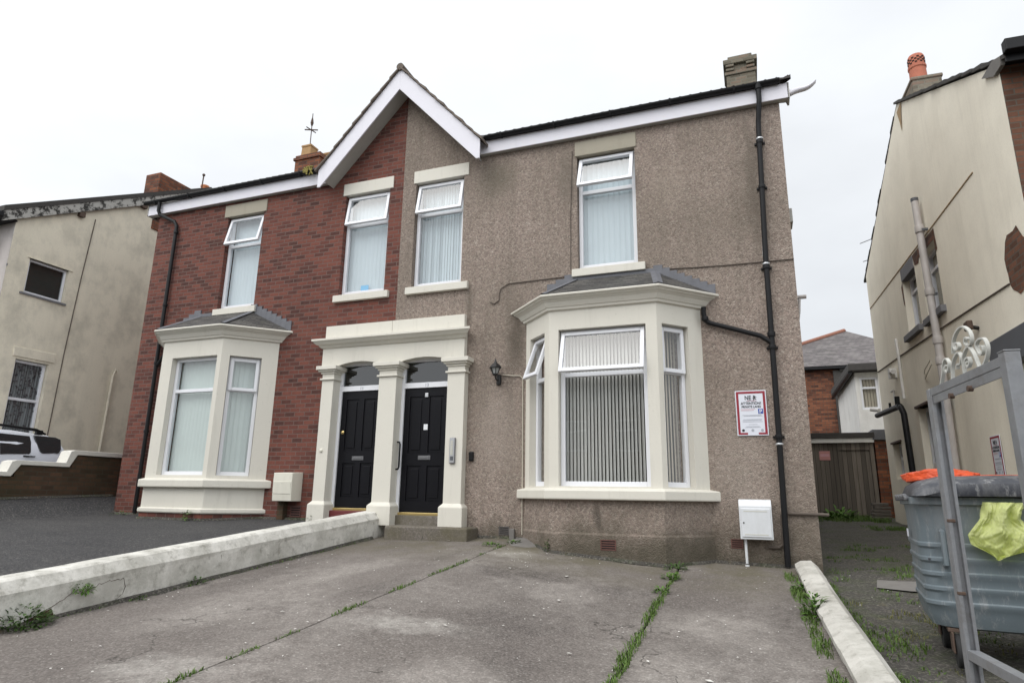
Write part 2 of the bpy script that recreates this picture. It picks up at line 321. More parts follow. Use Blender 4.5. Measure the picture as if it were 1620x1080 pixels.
M = dict(
    pebble=m_pebble('pebbledash'),
    brick=m_brick('red_brick', [(.06, .031, .027), (.088, .038, .032), (.14, .05, .039), (.17, .06, .045), (.19, .068, .05), (.20, .072, .052)], (.19, .13, .11), bw=.206, bh=.0747, mw=.0075),
    brick_brown=m_brick('brown_brick', [(.06, .035, .025), (.13, .062, .04), (.2, .09, .055)], (.14, .115, .09), dirt=.4),
    brick_rear=m_brick('orange_brick', [(.05, .025, .02), (.17, .06, .035), (.27, .10, .05), (.3, .115, .06)], (.12, .10, .08), bh=.09, bw=.26, dirt=.5),
    brick_mossy=m_brick('mossy_brick', [(.045, .03, .02), (.085, .05, .032), (.12, .065, .04)], (.085, .07, .05), dirt=.6, dark=(.035, .034, .015)),
    chimney_stone=m_brick('weathered_chimney', [(.12, .11, .085), (.23, .21, .165), (.24, .17, .13)], (.26, .245, .2), dirt=.55, dark=(.07, .07, .045)),
    paint=m_paint('cream_masonry_paint', (.665, .64, .565), amt=.3),
    paint_old=m_paint('weathered_lintel_paint', (.33, .30, .235), amt=.5),
    wallpaint=m_wallpaint('flaking_white_wall'),
    coping=m_wallpaint('worn_coping_paint', (.60, .58, .53)),
    copingwhite=m_paint('white_coping_paint', (.68, .66, .60), amt=.4),
    upvc=m_plain('white_upvc', (.74, .75, .78), .35, .03, 3),
    fascia=m_paint('white_fascia', (.74, .73, .78), (.25, .25, .25), .12),
    soffit=m_paint('grey_soffit', (.42, .41, .38), (.12, .12, .1), .5),
    black=m_plain('black_door_paint', (.006, .006, .008), .4, .2, 4, spec=.18),
    blackplastic=m_plain('black_plastic', (.008, .008, .009), .5, .3, 8, spec=.25),
    iron=m_plain('black_iron', (.012, .011, .011), .5, .3, 30),
    glass=m_glass('window_glass'), glass_dark=m_glass('dark_glass', (.35, .38, .38), 1.6),
    blind=m_plain('pale_blind', (.52, .60, .635), .8, .05, 4),
    blind_mint=m_plain('mint_blind', (.50, .575, .545), .8, .06, 4),
    blind_beige=m_plain('beige_blind', (.5, .45, .36), .85, .06, 4),
    blind_grey=m_plain('grey_blind', (.56, .56, .53), .85, .06, 4),
    curtain=m_plain('patterned_curtain', (.30, .33, .34), .9, .1, 4),
    slate=m_slate('bay_slate', ((.03, .028, .027), (.055, .051, .048), (.10, .093, .085)), .2, .06), slate_rear=m_slate('rear_slate', ((.085, .075, .075), (.12, .105, .105), (.165, .15, .145))),
    lead=m_plain('lead_sheet', (.125, .128, .142), .6, .3, 9, .1, .2),
    tile=m_plain('dark_roof_tile', (.05, .046, .042), .85, .4, 9, bump=.3),
    tile_brown=m_plain('brown_roof_tile', (.13, .105, .085), .9, .4, 10, bump=.4),
    tile_red=m_plain('terracotta_hip', (.24, .105, .07), .9, .3, 10),
    concrete=m_concrete('driveway_concrete'), asphalt=m_asphalt('dark_asphalt'), road=m_asphalt('road_asphalt', 1.8),
    soil=m_soil('soil_and_moss'), step=m_concrete('step_concrete'),
    cream=m_render('cream_render', (.89, .835, .705), (.64, .585, .48), .32, .8),
    dirty=m_render('dirty_render', (.76, .70, .57), (.37, .345, .285), .66, .25),
    pink=m_render('pale_render', (.5, .46, .44), (.25, .23, .21), .4),
    white_render=m_render('white_render', (.74, .73, .70), (.4, .38, .33), .3),
    terracotta=m_plain('terracotta', (.42, .14, .085), .8, .2, 12),
    yellowpot=m_plain('buff_chimney_pot', (.36, .22, .10), .85, .25, 12),
    orangepot=m_plain('orange_chimney_pot', (.55, .2, .08), .85, .2, 12),
    galv=m_galv('galvanised_steel'), whiteiron=m_paint('white_iron', (.5, .5, .46), (.2, .13, .08), .5),
    bin=m_binpaint('bin_grey', (.125, .155, .172)), lid=m_binpaint('bin_lid', (.035, .038, .047)),
    orange=m_bag('orange_plastic', (.66, .075, .012), 0), yellow=m_bag('yellow_plastic', (.95, 1.0, .50), .45),
    wood=m_wood('weathered_boards', (.17, .145, .12)),
    car=m_plain('white_car_paint', (.68, .70, .76), .25, .02, 3), carglass=m_plain('car_window', (.022, .024, .026), .05, .1, 3, spec=.8),
    rubber=m_plain('black_rubber', (.015, .015, .015), .8, .2, 10), rim=m_plain('wheel_rim', (.4, .4, .42), .35, .1, 5, .8),
    red_lamp=m_plain('red_tail_lamp', (.3, .01, .01), .2, .1, 5),
    rust=m_plain('rusty_steel', (.085, .055, .04), .8, .4, 16),
    letter=m_plain('dull_letterbox', (.16, .16, .165), .4, .1, 9, .6), brass=m_plain('brass', (.62, .47, .2), .3, .1, 9, .8), chrome=m_plain('brushed_metal', (.55, .56, .57), .35, .1, 20, .7),
    signwhite=m_plain('sign_white', (.68, .70, .76), .4, .03, 4), signred=m_plain('sign_red', (.26, .015, .03), .5, .15, 40),
    ink=m_plain('sign_ink', (.03, .03, .035), .5), signblue=m_plain('sign_blue', (.05, .09, .34), .4), inkgrey=m_plain('sign_small_print', (.36, .38, .42), .5),
    inkpink=m_plain('sign_pink_print', (.55, .3, .32), .5), fadedred=m_plain('faded_red', (.5, .23, .22), .6, .2, 10),
    boxwhite=m_plain('meter_box_white', (.70, .72, .74), .4, .04, 4, dirt=(.3, .3, .27), dirtamt=.25), boxcream=m_plain('meter_box_cream', (.68, .66, .57), .45, .04, 4, dirt=(.3, .28, .22), dirtamt=.25),
    boxtrim=m_plain('meter_box_trim', (.55, .54, .47), .5, .05, 4),
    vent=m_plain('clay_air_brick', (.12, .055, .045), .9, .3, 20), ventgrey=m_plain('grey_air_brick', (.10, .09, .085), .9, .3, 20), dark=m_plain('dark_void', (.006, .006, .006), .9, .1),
    maroon=m_plain('maroon_step_paint', (.13, .022, .022), .6, .2, 9), pipe=m_plain('grey_soil_pipe', (.47, .44, .42), .5, .1, 7, dirt=(.25, .22, .19), dirtamt=.5),
    greystone=m_plain('grey_painted_stone', (.17, .17, .18), .8, .2, 9), darkgrey=m_plain('dark_grey_sheet', (.09, .095, .105), .6, .1, 5),
    flake=m_flake('flaking_verge_board'), cable=m_plain('thin_cable', (.10, .08, .065), .8, .2, 20), cable_pale=m_plain('pale_cable', (.5, .46, .38), .6, .1, 20),
    rustline=m_plain('rust_stained_strip', (.35, .24, .13), .9, .3, 14), stone=m_plain('old_slab', (.12, .105, .09), .95, .3, 12, bump=.4),
    leaf=m_leaf('leaf_green', (.05, .115, .018), (.11, .20, .035)), leaf_dark=m_leaf('leaf_dark', (.03, .07, .014), (.075, .13, .03)), grass=m_leaf('grass_blade', (.05, .10, .018), (.125, .19, .042)), straw=m_leaf('dry_grass', (.2, .17, .07), (.1, .13, .03)),
    fleck=m_plain('pale_litter', (.6, .58, .54), .8, .2, 20), moss=m_plain('dry_moss', (.28, .24, .07), .95, .4, 30),
    lampglass=m_plain('lantern_pane', (.35, .36, .35), .2, .1, 9), bluecard=m_plain('blue_card', (.12, .42, .68), .6, .05), paper=m_plain('paper_note', (.72, .74, .76), .7, .03), interior=m_plain('room_interior', (.28, .27, .25), .9, .2, 3),
    patchgrey=m_plain('pale_cement', (.165, .155, .143), .9, .2, 8),
)

# ------------------------------------------------------------------ mesh helpers
ORG = {}      # object name -> world offset subtracted from the coordinates its meshes are written in
class MB:
    def __init__(s): s.v = []; s.f = []; s.mi = []; s.k = 0
    def add(s, vs, fs, T=None):
        o = len(s.v)
        s.v += [tuple(T @ Vector(p)) if T is not None else tuple(p) for p in vs]
        for f in fs: s.f.append([o+i for i in f]); s.mi.append(s.k)
        return s
    def quad(s, a, b, c, d, T=None): return s.add([a, b, c, d], [(0, 1, 2, 3)], T)
    def poly(s, pts, T=None): return s.add(pts, [tuple(range(len(pts)))], T)
    def box(s, x0, y0, z0, x1, y1, z1, T=None):
        return s.add([(x0, y0, z0), (x1, y0, z0), (x1, y1, z0), (x0, y1, z0), (x0, y0, z1), (x1, y0, z1), (x1, y1, z1), (x0, y1, z1)],
                     [(3, 2, 1, 0), (4, 5, 6, 7), (0, 1, 5, 4), (1, 2, 6, 5), (2, 3, 7, 6), (3, 0, 4, 7)], T)
    def prism(s, poly, z0, z1, T=None):           # xy polygon extruded in z
        n = len(poly)
        return s.add([(x, y, z0) for x, y in poly]+[(x, y, z1) for x, y in poly],
                     [tuple(range(n))[::-1], tuple(range(n, 2*n))]+[(i, (i+1) % n, n+(i+1) % n, n+i) for i in range(n)], T)
    def prism_y(s, poly, y0, y1, T=None):         # xz polygon extruded in y
        n = len(poly)
        return s.add([(x, y0, z) for x, z in poly]+[(x, y1, z) for x, z in poly],
                     [tuple(range(n)), tuple(range(n, 2*n))[::-1]]+[(i, n+i, n+(i+1) % n, (i+1) % n) for i in range(n)], T)
    def prism_x(s, poly, x0, x1, T=None):         # yz polygon extruded in x
        n = len(poly)
        return s.add([(x0, y, z) for y, z in poly]+[(x1, y, z) for y, z in poly],
                     [tuple(range(n)), tuple(range(n, 2*n))[::-1]]+[(i, n+i, n+(i+1) % n, (i+1) % n) for i in range(n)], T)
    def loft(s, rings, cap=True, T=None, close=True):
        n = len(rings[0]); vs = [p for r in rings for p in r]; fs = []
        for k in range(len(rings)-1):
            for i in range(n if close else n-1):
                j = (i+1) % n; fs.append((k*n+i, k*n+j, (k+1)*n+j, (k+1)*n+i))
        if cap: fs += [tuple(range(n))[::-1], tuple((len(rings)-1)*n+i for i in range(n))]
        return s.add(vs, fs, T)
    def tube(s, pts, r, n=10, T=None, cap=True):
        pts = [Vector(p) for p in pts]; rings = []
        rr = r if isinstance(r, (list, tuple)) else [r]*len(pts)
        up = None
        for i, p in enumerate(pts):
            a = pts[max(0, i-1)]; b = pts[min(len(pts)-1, i+1)]; d = (b-a).normalized()
            if up is None:
                up = Vector((0, 0, 1)) if abs(d.z) < .9 else Vector((1, 0, 0))
            sx = d.cross(up).normalized(); up2 = sx.cross(d).normalized(); up = up2
            rings.append([tuple(p+sx*math.cos(2*math.pi*k/n)*rr[i]+up2*math.sin(2*math.pi*k/n)*rr[i]) for k in range(n)])
        return s.loft(rings, cap, T)
    def lathe(s, prof, c=(0, 0, 0), n=16, T=None):   # profile of (r, z)
        rings = [[(c[0]+r*math.cos(2*math.pi*k/n), c[1]+r*math.sin(2*math.pi*k/n), c[2]+z) for k in range(n)] for r, z in prof]
        return s.loft(rings, True, T)
    def build(s, name, mats, parent=None, bevel=0, smooth=False, segs=2):
        me = bpy.data.meshes.new(name)
        off = ORG.get(parent.name, Vector()) if parent is not None else Vector()
        me.from_pydata([tuple(Vector(p)-off) for p in s.v], [], s.f)
        for m in (mats if isinstance(mats, (list, tuple)) else [mats]): me.materials.append(M[m])
        for p, k in zip(me.polygons, s.mi): p.material_index = k
        bm = bmesh.new(); bm.from_mesh(me); bmesh.ops.recalc_face_normals(bm, faces=bm.faces); bm.to_mesh(me); bm.free()
        if smooth:
            for p in me.polygons: p.use_smooth = True
        o = bpy.data.objects.new(name, me); COL.objects.link(o)
        if parent is not None: o.parent = parent; ORG[o.name] = off
        if bevel:
            b = o.modifiers.new('bevel', 'BEVEL'); b.width = bevel; b.segments = segs; b.limit_method = 'ANGLE'; b.angle_limit = R(40)
        if smooth == 'auto':
            e = o.modifiers.new('split', 'EDGE_SPLIT'); e.split_angle = R(35)
        return o

def tag(o, label, cat, group=None):
    o['label'] = label; o['category'] = cat
    if group: o['group'] = group
    return o
def thing(name, label, cat, loc=(0, 0, 0), rotz=0, group=None, local=False):
    o = bpy.data.objects.new(name, None); COL.objects.link(o); o.location = loc; o.rotation_euler = (0, 0, rotz); o.empty_display_size = .1
    ORG[o.name] = Vector() if local else Vector(loc)
    return tag(o, label, cat, group)
def solo(mb, name, mats, label, cat, loc=(0, 0, 0), group=None, **k):   # a thing that is one mesh, origin at its base
    off = Vector(loc); mb.v = [tuple(Vector(p)-off) for p in mb.v]
    o = mb.build(name, mats, None, **k); o.location = loc
    return tag(o, label, cat, group)
def structure(mb, name, mats, **k):
    o = mb.build(name, mats, None, **k); o['kind'] = 'structure'; return o
def stuff(mb, name, mats, **k):
    o = mb.build(name, mats, None, **k); o['kind'] = 'stuff'; return o
def frame(P, u=(1, 0)):          # u along the wall seen left to right, v into the wall, w up
    l = math.hypot(*u); ux, uy = u[0]/l, u[1]/l
    return Matrix(((ux, -uy, 0, P[0]), (uy, ux, 0, P[1]), (0, 0, 1, P[2] if len(P) > 2 else 0), (0, 0, 0, 1)))
def text(body, size, mat, T, parent, name='lettering', extrude=.0008, align='CENTER', sx=1):
    cu = bpy.data.curves.new(name, 'FONT'); cu.body = body; cu.size = size; cu.align_x = align; cu.extrude = extrude; cu.offset = size*.02
    o = bpy.data.objects.new(name+'_tmp', cu); COL.objects.link(o)
    bpy.context.view_layer.update()
    me = bpy.data.meshes.new_from_object(o.evaluated_get(bpy.context.evaluated_depsgraph_get()))
    bpy.data.objects.remove(o)
    B = T @ Matrix(((sx, 0, 0, 0), (0, 0, -1, 0), (0, 1, 0, 0), (0, 0, 0, 1)))   # text x -> u, y -> w, facing -v
    me.transform(Matrix.Translation(-ORG.get(parent.name, Vector())) @ B)
    me.materials.clear(); me.materials.append(M[mat])
    q = bpy.data.objects.new(name, me); COL.objects.link(q); q.parent = parent; ORG[q.name] = ORG.get(parent.name, Vector())
    return q
def cells(mb, T, us, ws, holes, depth):      # a wall face with rectangular openings and their reveals
    us = sorted(set(us+[h[0] for h in holes]+[h[1] for h in holes])); ws = sorted(set(ws+[h[2] for h in holes]+[h[3] for h in holes]))
    for a, b in zip(us, us[1:]):
        for c, d in zip(ws, ws[1:]):
            mu, mw = (a+b)/2, (c+d)/2
            if any(h[0] < mu < h[1] and h[2] < mw < h[3] for h in holes): continue
            mb.quad((a, 0, c), (b, 0, c), (b, 0, d), (a, 0, d), T)
    for a, b, c, d in holes:
        for p, q in (((a, c), (b, c)), ((b, c), (b, d)), ((b, d), (a, d)), ((a, d), (a, c))):
            mb.quad((p[0], 0, p[1]), (q[0], 0, q[1]), (q[0], depth, q[1]), (p[0], depth, p[1]), T)

def frame_bars(mb, T, u0, u1, w0, w1, fw, v0, v1, bottom=None):
    bt = bottom or fw
    mb.box(u0, v0, w0, u0+fw, v1, w1, T).box(u1-fw, v0, w0, u1, v1, w1, T)
    mb.box(u0+fw, v0, w0, u1-fw, v1, w0+bt, T).box(u0+fw, v0, w1-fw, u1-fw, v1, w1, T)
def slats(mb, T, u0, u1, w0, w1, v, width, pitch, ang, jitter=2):
    u = u0+pitch/2
    rnd = random.Random(int(u0*100)+int(w0*10))
    while u < u1:
        a = R(ang+rnd.uniform(-jitter, jitter)); c, s_ = math.cos(a)*width/2, math.sin(a)*width/2; bow = .006
        pts = [(-1, 0), (-.4, bow), (.4, bow), (1, 0)]
        rings = [[(u+t*c-b*math.sin(a), v+t*s_+b*math.cos(a), w) for t, b in pts] for w in (w0, w1)]
        mb.loft(rings, False, T, close=False)
        u += pitch
def window(parent, T, u0, u1, w0, w1, recess, tr=None, sash=None, blind=None, sub=False, fw=.06, blind_v=.13, pane='glass', framename='window', bottom=.075):
    """uPVC window: frame (the part), panes, top-hung sash, vertical blind. sub=True puts everything beside each other under parent."""
    f = MB(); v0, v1 = recess, recess+.07
    frame_bars(f, T, u0, u1, w0, w1, fw, v0, v1, bottom)
    if tr: f.box(u0+fw, v0, tr-.03, u1-fw, v1, tr+.03, T)
    fo = f.build('window_frame' if sub else framename, 'upvc', parent, bevel=.006)
    top = parent if sub else fo
    pm = recess+.035
    lo_top = (tr-.03) if tr else w1-fw
    MB().quad((u0+fw, pm, w0+bottom), (u1-fw, pm, w0+bottom), (u1-fw, pm, lo_top), (u0+fw, pm, lo_top), T).build('pane', pane, top)
    if tr:
        if sash is None:
            MB().quad((u0+fw, pm, tr+.03), (u1-fw, pm, tr+.03), (u1-fw, pm, w1-fw), (u0+fw, pm, w1-fw), T).build('pane', pane, top)
        else:
            hz = w1-.03; hv = recess-.022
            S = T @ Matrix.Translation((0, hv, hz)) @ Matrix.Rotation(R(-sash), 4, 'X')
            sh = MB(); H = hz-(tr-.012)
            frame_bars(sh, S, u0+.022, u1-.022, -H, 0, .055, -.012, .04)
            sh.build('sash', 'upvc', top, bevel=.006)
            MB().quad((u0+.077, .012, -H+.055), (u1-.077, .012, -H+.055), (u1-.077, .012, -.055), (u0+.077, .012, -.055), S).build('pane', pane, top)
    if blind:
        mat, width, pitch, ang = blind[:4]
        b = MB(); slats(b, T, u0+.03, u1-.03, w0+.08, w1-.03, recess+blind_v, width, pitch, ang, blind[4] if len(blind) > 4 else 2)
        b.build('blind', mat, top)
    return fo

def leaves(mb, c, n, size, height, spread, seed, droop=.5, width=.35, lift=.2):
    rnd = random.Random(seed)
    for i in range(n):
        a = rnd.uniform(0, 2*math.pi); rr = spread*math.sqrt(rnd.random()); zb = rnd.uniform(0, height)*(1-.5*rr/max(spread, 1e-6))
        b = Vector((c[0]+math.cos(a)*rr*.8, c[1]+math.sin(a)*rr*.8, c[2]+zb))
        d = Vector((math.cos(a+rnd.uniform(-.8, .8)), math.sin(a+rnd.uniform(-.8, .8)), rnd.uniform(lift-.3, lift+.9))).normalized()
        L = size*rnd.uniform(.5, 1.25); W = L*width*rnd.uniform(.7, 1.3)
        sd = d.cross(Vector((0, 0, 1))); sd = sd.normalized() if sd.length > .01 else Vector((1, 0, 0))
        m = b+d*L*.5; e = b+d*L+Vector((0, 0, -droop*L*.4))
        mb.add([b, m-sd*W/2, e, m+sd*W/2], [(0, 1, 2, 3)] if False else [(0, 1, 3), (1, 2, 3)])
def blades(mb, c, n, h, spread, seed):
    rnd = random.Random(seed)
    for i in range(n):
        a = rnd.uniform(0, 2*math.pi); rr = spread*math.sqrt(rnd.random())
        b = Vector((c[0]+math.cos(a)*rr, c[1]+math.sin(a)*rr, c[2]-.01)); t = rnd.uniform(0, 2*math.pi)
        lean = Vector((math.cos(t), math.sin(t), 0))*rnd.uniform(.1, .8); L = h*rnd.uniform(.4, 1.2)
        w = Vector((-math.sin(t), math.cos(t), 0))*rnd.uniform(.0025, .006)
        m = b+(Vector((0, 0, 1))+lean*.5)*L*.55; e = b+(Vector((0, 0, 1))*.8+lean*1.3)*L
        mb.add([b-w, b+w, m+w*.8, m-w*.8, e], [(0, 1, 2, 3), (3, 2, 4)])

# ------------------------------------------------------------------ ground levels
def lerp(a, b, t): return a+(b-a)*t
def interp(x, tab):
    if x <= tab[0][0]: return tab[0][1]
    for (a, b), (c, d) in zip(tab, tab[1:]):
        if x <= c: return lerp(b, d, (x-a)/(c-a))
    return tab[-1][1]
def drive_z(x, y): return interp(x, [(-.3, -.295), (0, -.29), (2, -.262), (2.4, -.275), (3, -.34), (4.4, -.44), (5.8, -.475), (6.4, -.48)])+.084*y
def sm(t): t = max(0, min(1, t)); return t*t*(3-2*t)
def left_z(x, y): return -.095+y*lerp(.08, .03, max(0, min(1, -x/7)))+.305*sm((-5.75-x)/.75)
def ground_z(x, y):
    if y < 0: z = -.56+.084*max(y, -8.4)
    else: z = -.56+.055*min(y, 10)
    t = sm((-6.45-x)/.3)
    return lerp(z, -.27+.03*y if abs(y) < 6 else -.27-.18*(y < 0)+.18*(y > 0), t)
def axis(lo, hi, fine, far=(400, 150, 70, 40)):
    n = int(round((hi-lo)/fine)); core = [lo+(hi-lo)*i/n for i in range(n+1)]
    return [lo-f for f in far]+core+[hi+f for f in far[::-1]]
def sheet(mb, xs, ys, zf, bumps=0, skip=None):
    n = len(ys); o = []
    for x in xs:
        for y in ys: o.append((x, y, zf(x, y)+(noise.noise(Vector((x*1.7, y*1.7, 3)))*bumps if bumps else 0)))
    fs = [(i*n+j, (i+1)*n+j, (i+1)*n+j+1, i*n+j+1) for i in range(len(xs)-1) for j in range(n-1)]
    mb.add(o, fs)
d = MB(); sheet(d, axis(-13, 13, .2), axis(-10, 13, .2), ground_z, .03)
structure(d, 'ground', 'soil', smooth=True)

# ------------------------------------------------------------------ driveways, pavement, road
def wob(y, s): return noise.noise(Vector((y*1.3, s, 0)))*.03
def slab(mb, xl, xr, y0, y1, zf, n=44, m=10):
    rows = []
    for i in range(n+1):
        y = lerp(y0, y1, i/n); a, b = xl(y), xr(y)
        rows.append([(lerp(a, b, j/m), y, zf(lerp(a, b, j/m), y)+noise.noise(Vector((lerp(a, b, j/m)*.9, y*.9, 1)))*.012) for j in range(m+1)])
    top = [p for r in rows for p in r]; k = m+1
    mb.add(top, [(i*k+j, i*k+j+1, (i+1)*k+j+1, (i+1)*k+j) for i in range(n) for j in range(m)])
    for j in (0, m):
        mb.add([r[j] for r in rows]+[(r[j][0], r[j][1], r[j][2]-.12) for r in rows], [(i, i+1, n+2+i, n+1+i) for i in range(n)])
    mb.add(rows[0]+[(p[0], p[1], p[2]-.5) for p in rows[0]], [(i, i+1, k+i+1, k+i) for i in range(m)])
crackL = lambda y: 2.25+.02*y*0+wob(y, 1)
crackR = lambda y: 4.56+wob(y, 5)
d = MB()
slab(d, lambda y: .02, lambda y: crackL(y)-.007, -6.3, .3, drive_z)
slab(d, lambda y: crackL(y)+.007, lambda y: crackR(y)-.012, -6.3, .3, drive_z)
slab(d, lambda y: crackR(y)+.012, lambda y: 6.06-.032*y-.02, -6.3, .1, drive_z)
structure(d, 'driveway', 'concrete', smooth='auto')
d = MB(); sheet(d, [-6.55+i*.15 for i in range(43)], [-6.3+i*.2 for i in range(42)], left_z, .012)
structure(d, 'driveway', 'asphalt', smooth=True)
d = MB()
xs = [-60, -30, -15]+[-13+i for i in range(27)]+[15, 30, 60]
sheet(d, xs, [-9.6, -8.5, -7.4, -6.31], lambda x, y: -1.06+.084*(y+6.3)+(.12*sm((-x)/6) if x < 0 else 0))
structure(d, 'pavement', 'patchgrey')
d = MB(); d.box(-60, -9.75, -1.7, 60, -9.62, -1.33); structure(d, 'kerb', 'step')
d = MB(); d.quad((-60, -20, -1.43), (60, -20, -1.43), (60, -9.76, -1.43), (-60, -9.76, -1.43)); structure(d, 'road', 'road')
d = MB(); d.add([(6.68, -.55, ground_z(7, -.55)+.016), (7.0, -.66, ground_z(7, -.66)+.02), (7.5, -.62, ground_z(7, -.6)+.018), (7.9, -.3, ground_z(7, -.3)+.02), (7.4, -.02, ground_z(7, -.1)+.02), (6.95, -.16, ground_z(7, -.1)+.02), (6.75, -.12, ground_z(7, 0)+.01)], [(0, 1, 2, 3, 4, 5, 6)])
structure(d, 'concrete_patch', 'patchgrey')
def soil_strip(pts, w0, zf, seed, out=(1, 0), name='soil_strip', mat='soil'):
    q = MB(); rows = []
    n = 60
    for i in range(n+1):
        f = i/n*(len(pts)-1); k = min(int(f), len(pts)-2); t = f-k; x, y = lerp(pts[k][0], pts[k+1][0], t), lerp(pts[k][1], pts[k+1][1], t)
        w = w0*(.35+1.3*abs(noise.noise(Vector((x*3.1+seed, y*3.1, 0))))); z = zf(x, y)
        rows.append([(x, y, z+.035), (x+out[0]*w*.5, y+out[1]*w*.5, z+.03), (x+out[0]*w, y+out[1]*w, z-.004)])
    for a, b in zip(rows, rows[1:]):
        for j in range(2): q.quad(a[j], b[j], b[j+1], a[j+1])
    return structure(q, name, mat, smooth=True)
soil_strip([(.03, -.35), (.03, -6.2)], .085, drive_z, 1)
soil_strip([(5.98, -.35), (6.02, -2), (6.12, -5.2)], .07, drive_z, 2, (-1, 0))
soil_strip([(1.62, .0), (2.36, .0)], .05, drive_z, 3, (0, -1)); soil_strip([(2.36, -.02), (2.89, -.575), (4.41, -.575), (4.95, -.02), (6.15, -.005)], .07, drive_z, 4, (0, -1))
soil_strip([(-5.86, -.005), (-5.0, -.01)], .10, left_z, 5, (0, -1)); soil_strip([(-4.43, -.66), (-3.03, -.66), (-2.39, -.02), (-1.4, -.01)], .07, left_z, 6, (0, -1)); soil_strip([(-6.49, .4), (-6.49, -6)], .08, left_z, 7)
# pale cement fillet where the drive meets the wall beside the air brick
d = MB(); rows = []
for i in range(9):
    x = lerp(2.12, 2.72, i/8); k = math.sin(math.pi*i/8)
    rows.append([(x, .02, drive_z(x, 0)+.055*k-.01), (x+.02, -.16-.1*k, drive_z(x, -.2)+.022*k), (x+.03, -.3-.25*k, drive_z(x, -.5)-.004)])
for a, b in zip(rows, rows[1:]):
    for j in range(2): d.quad(a[j], b[j], b[j+1], a[j+1])
structure(d, 'cement_fillet', 'patchgrey', smooth=True)

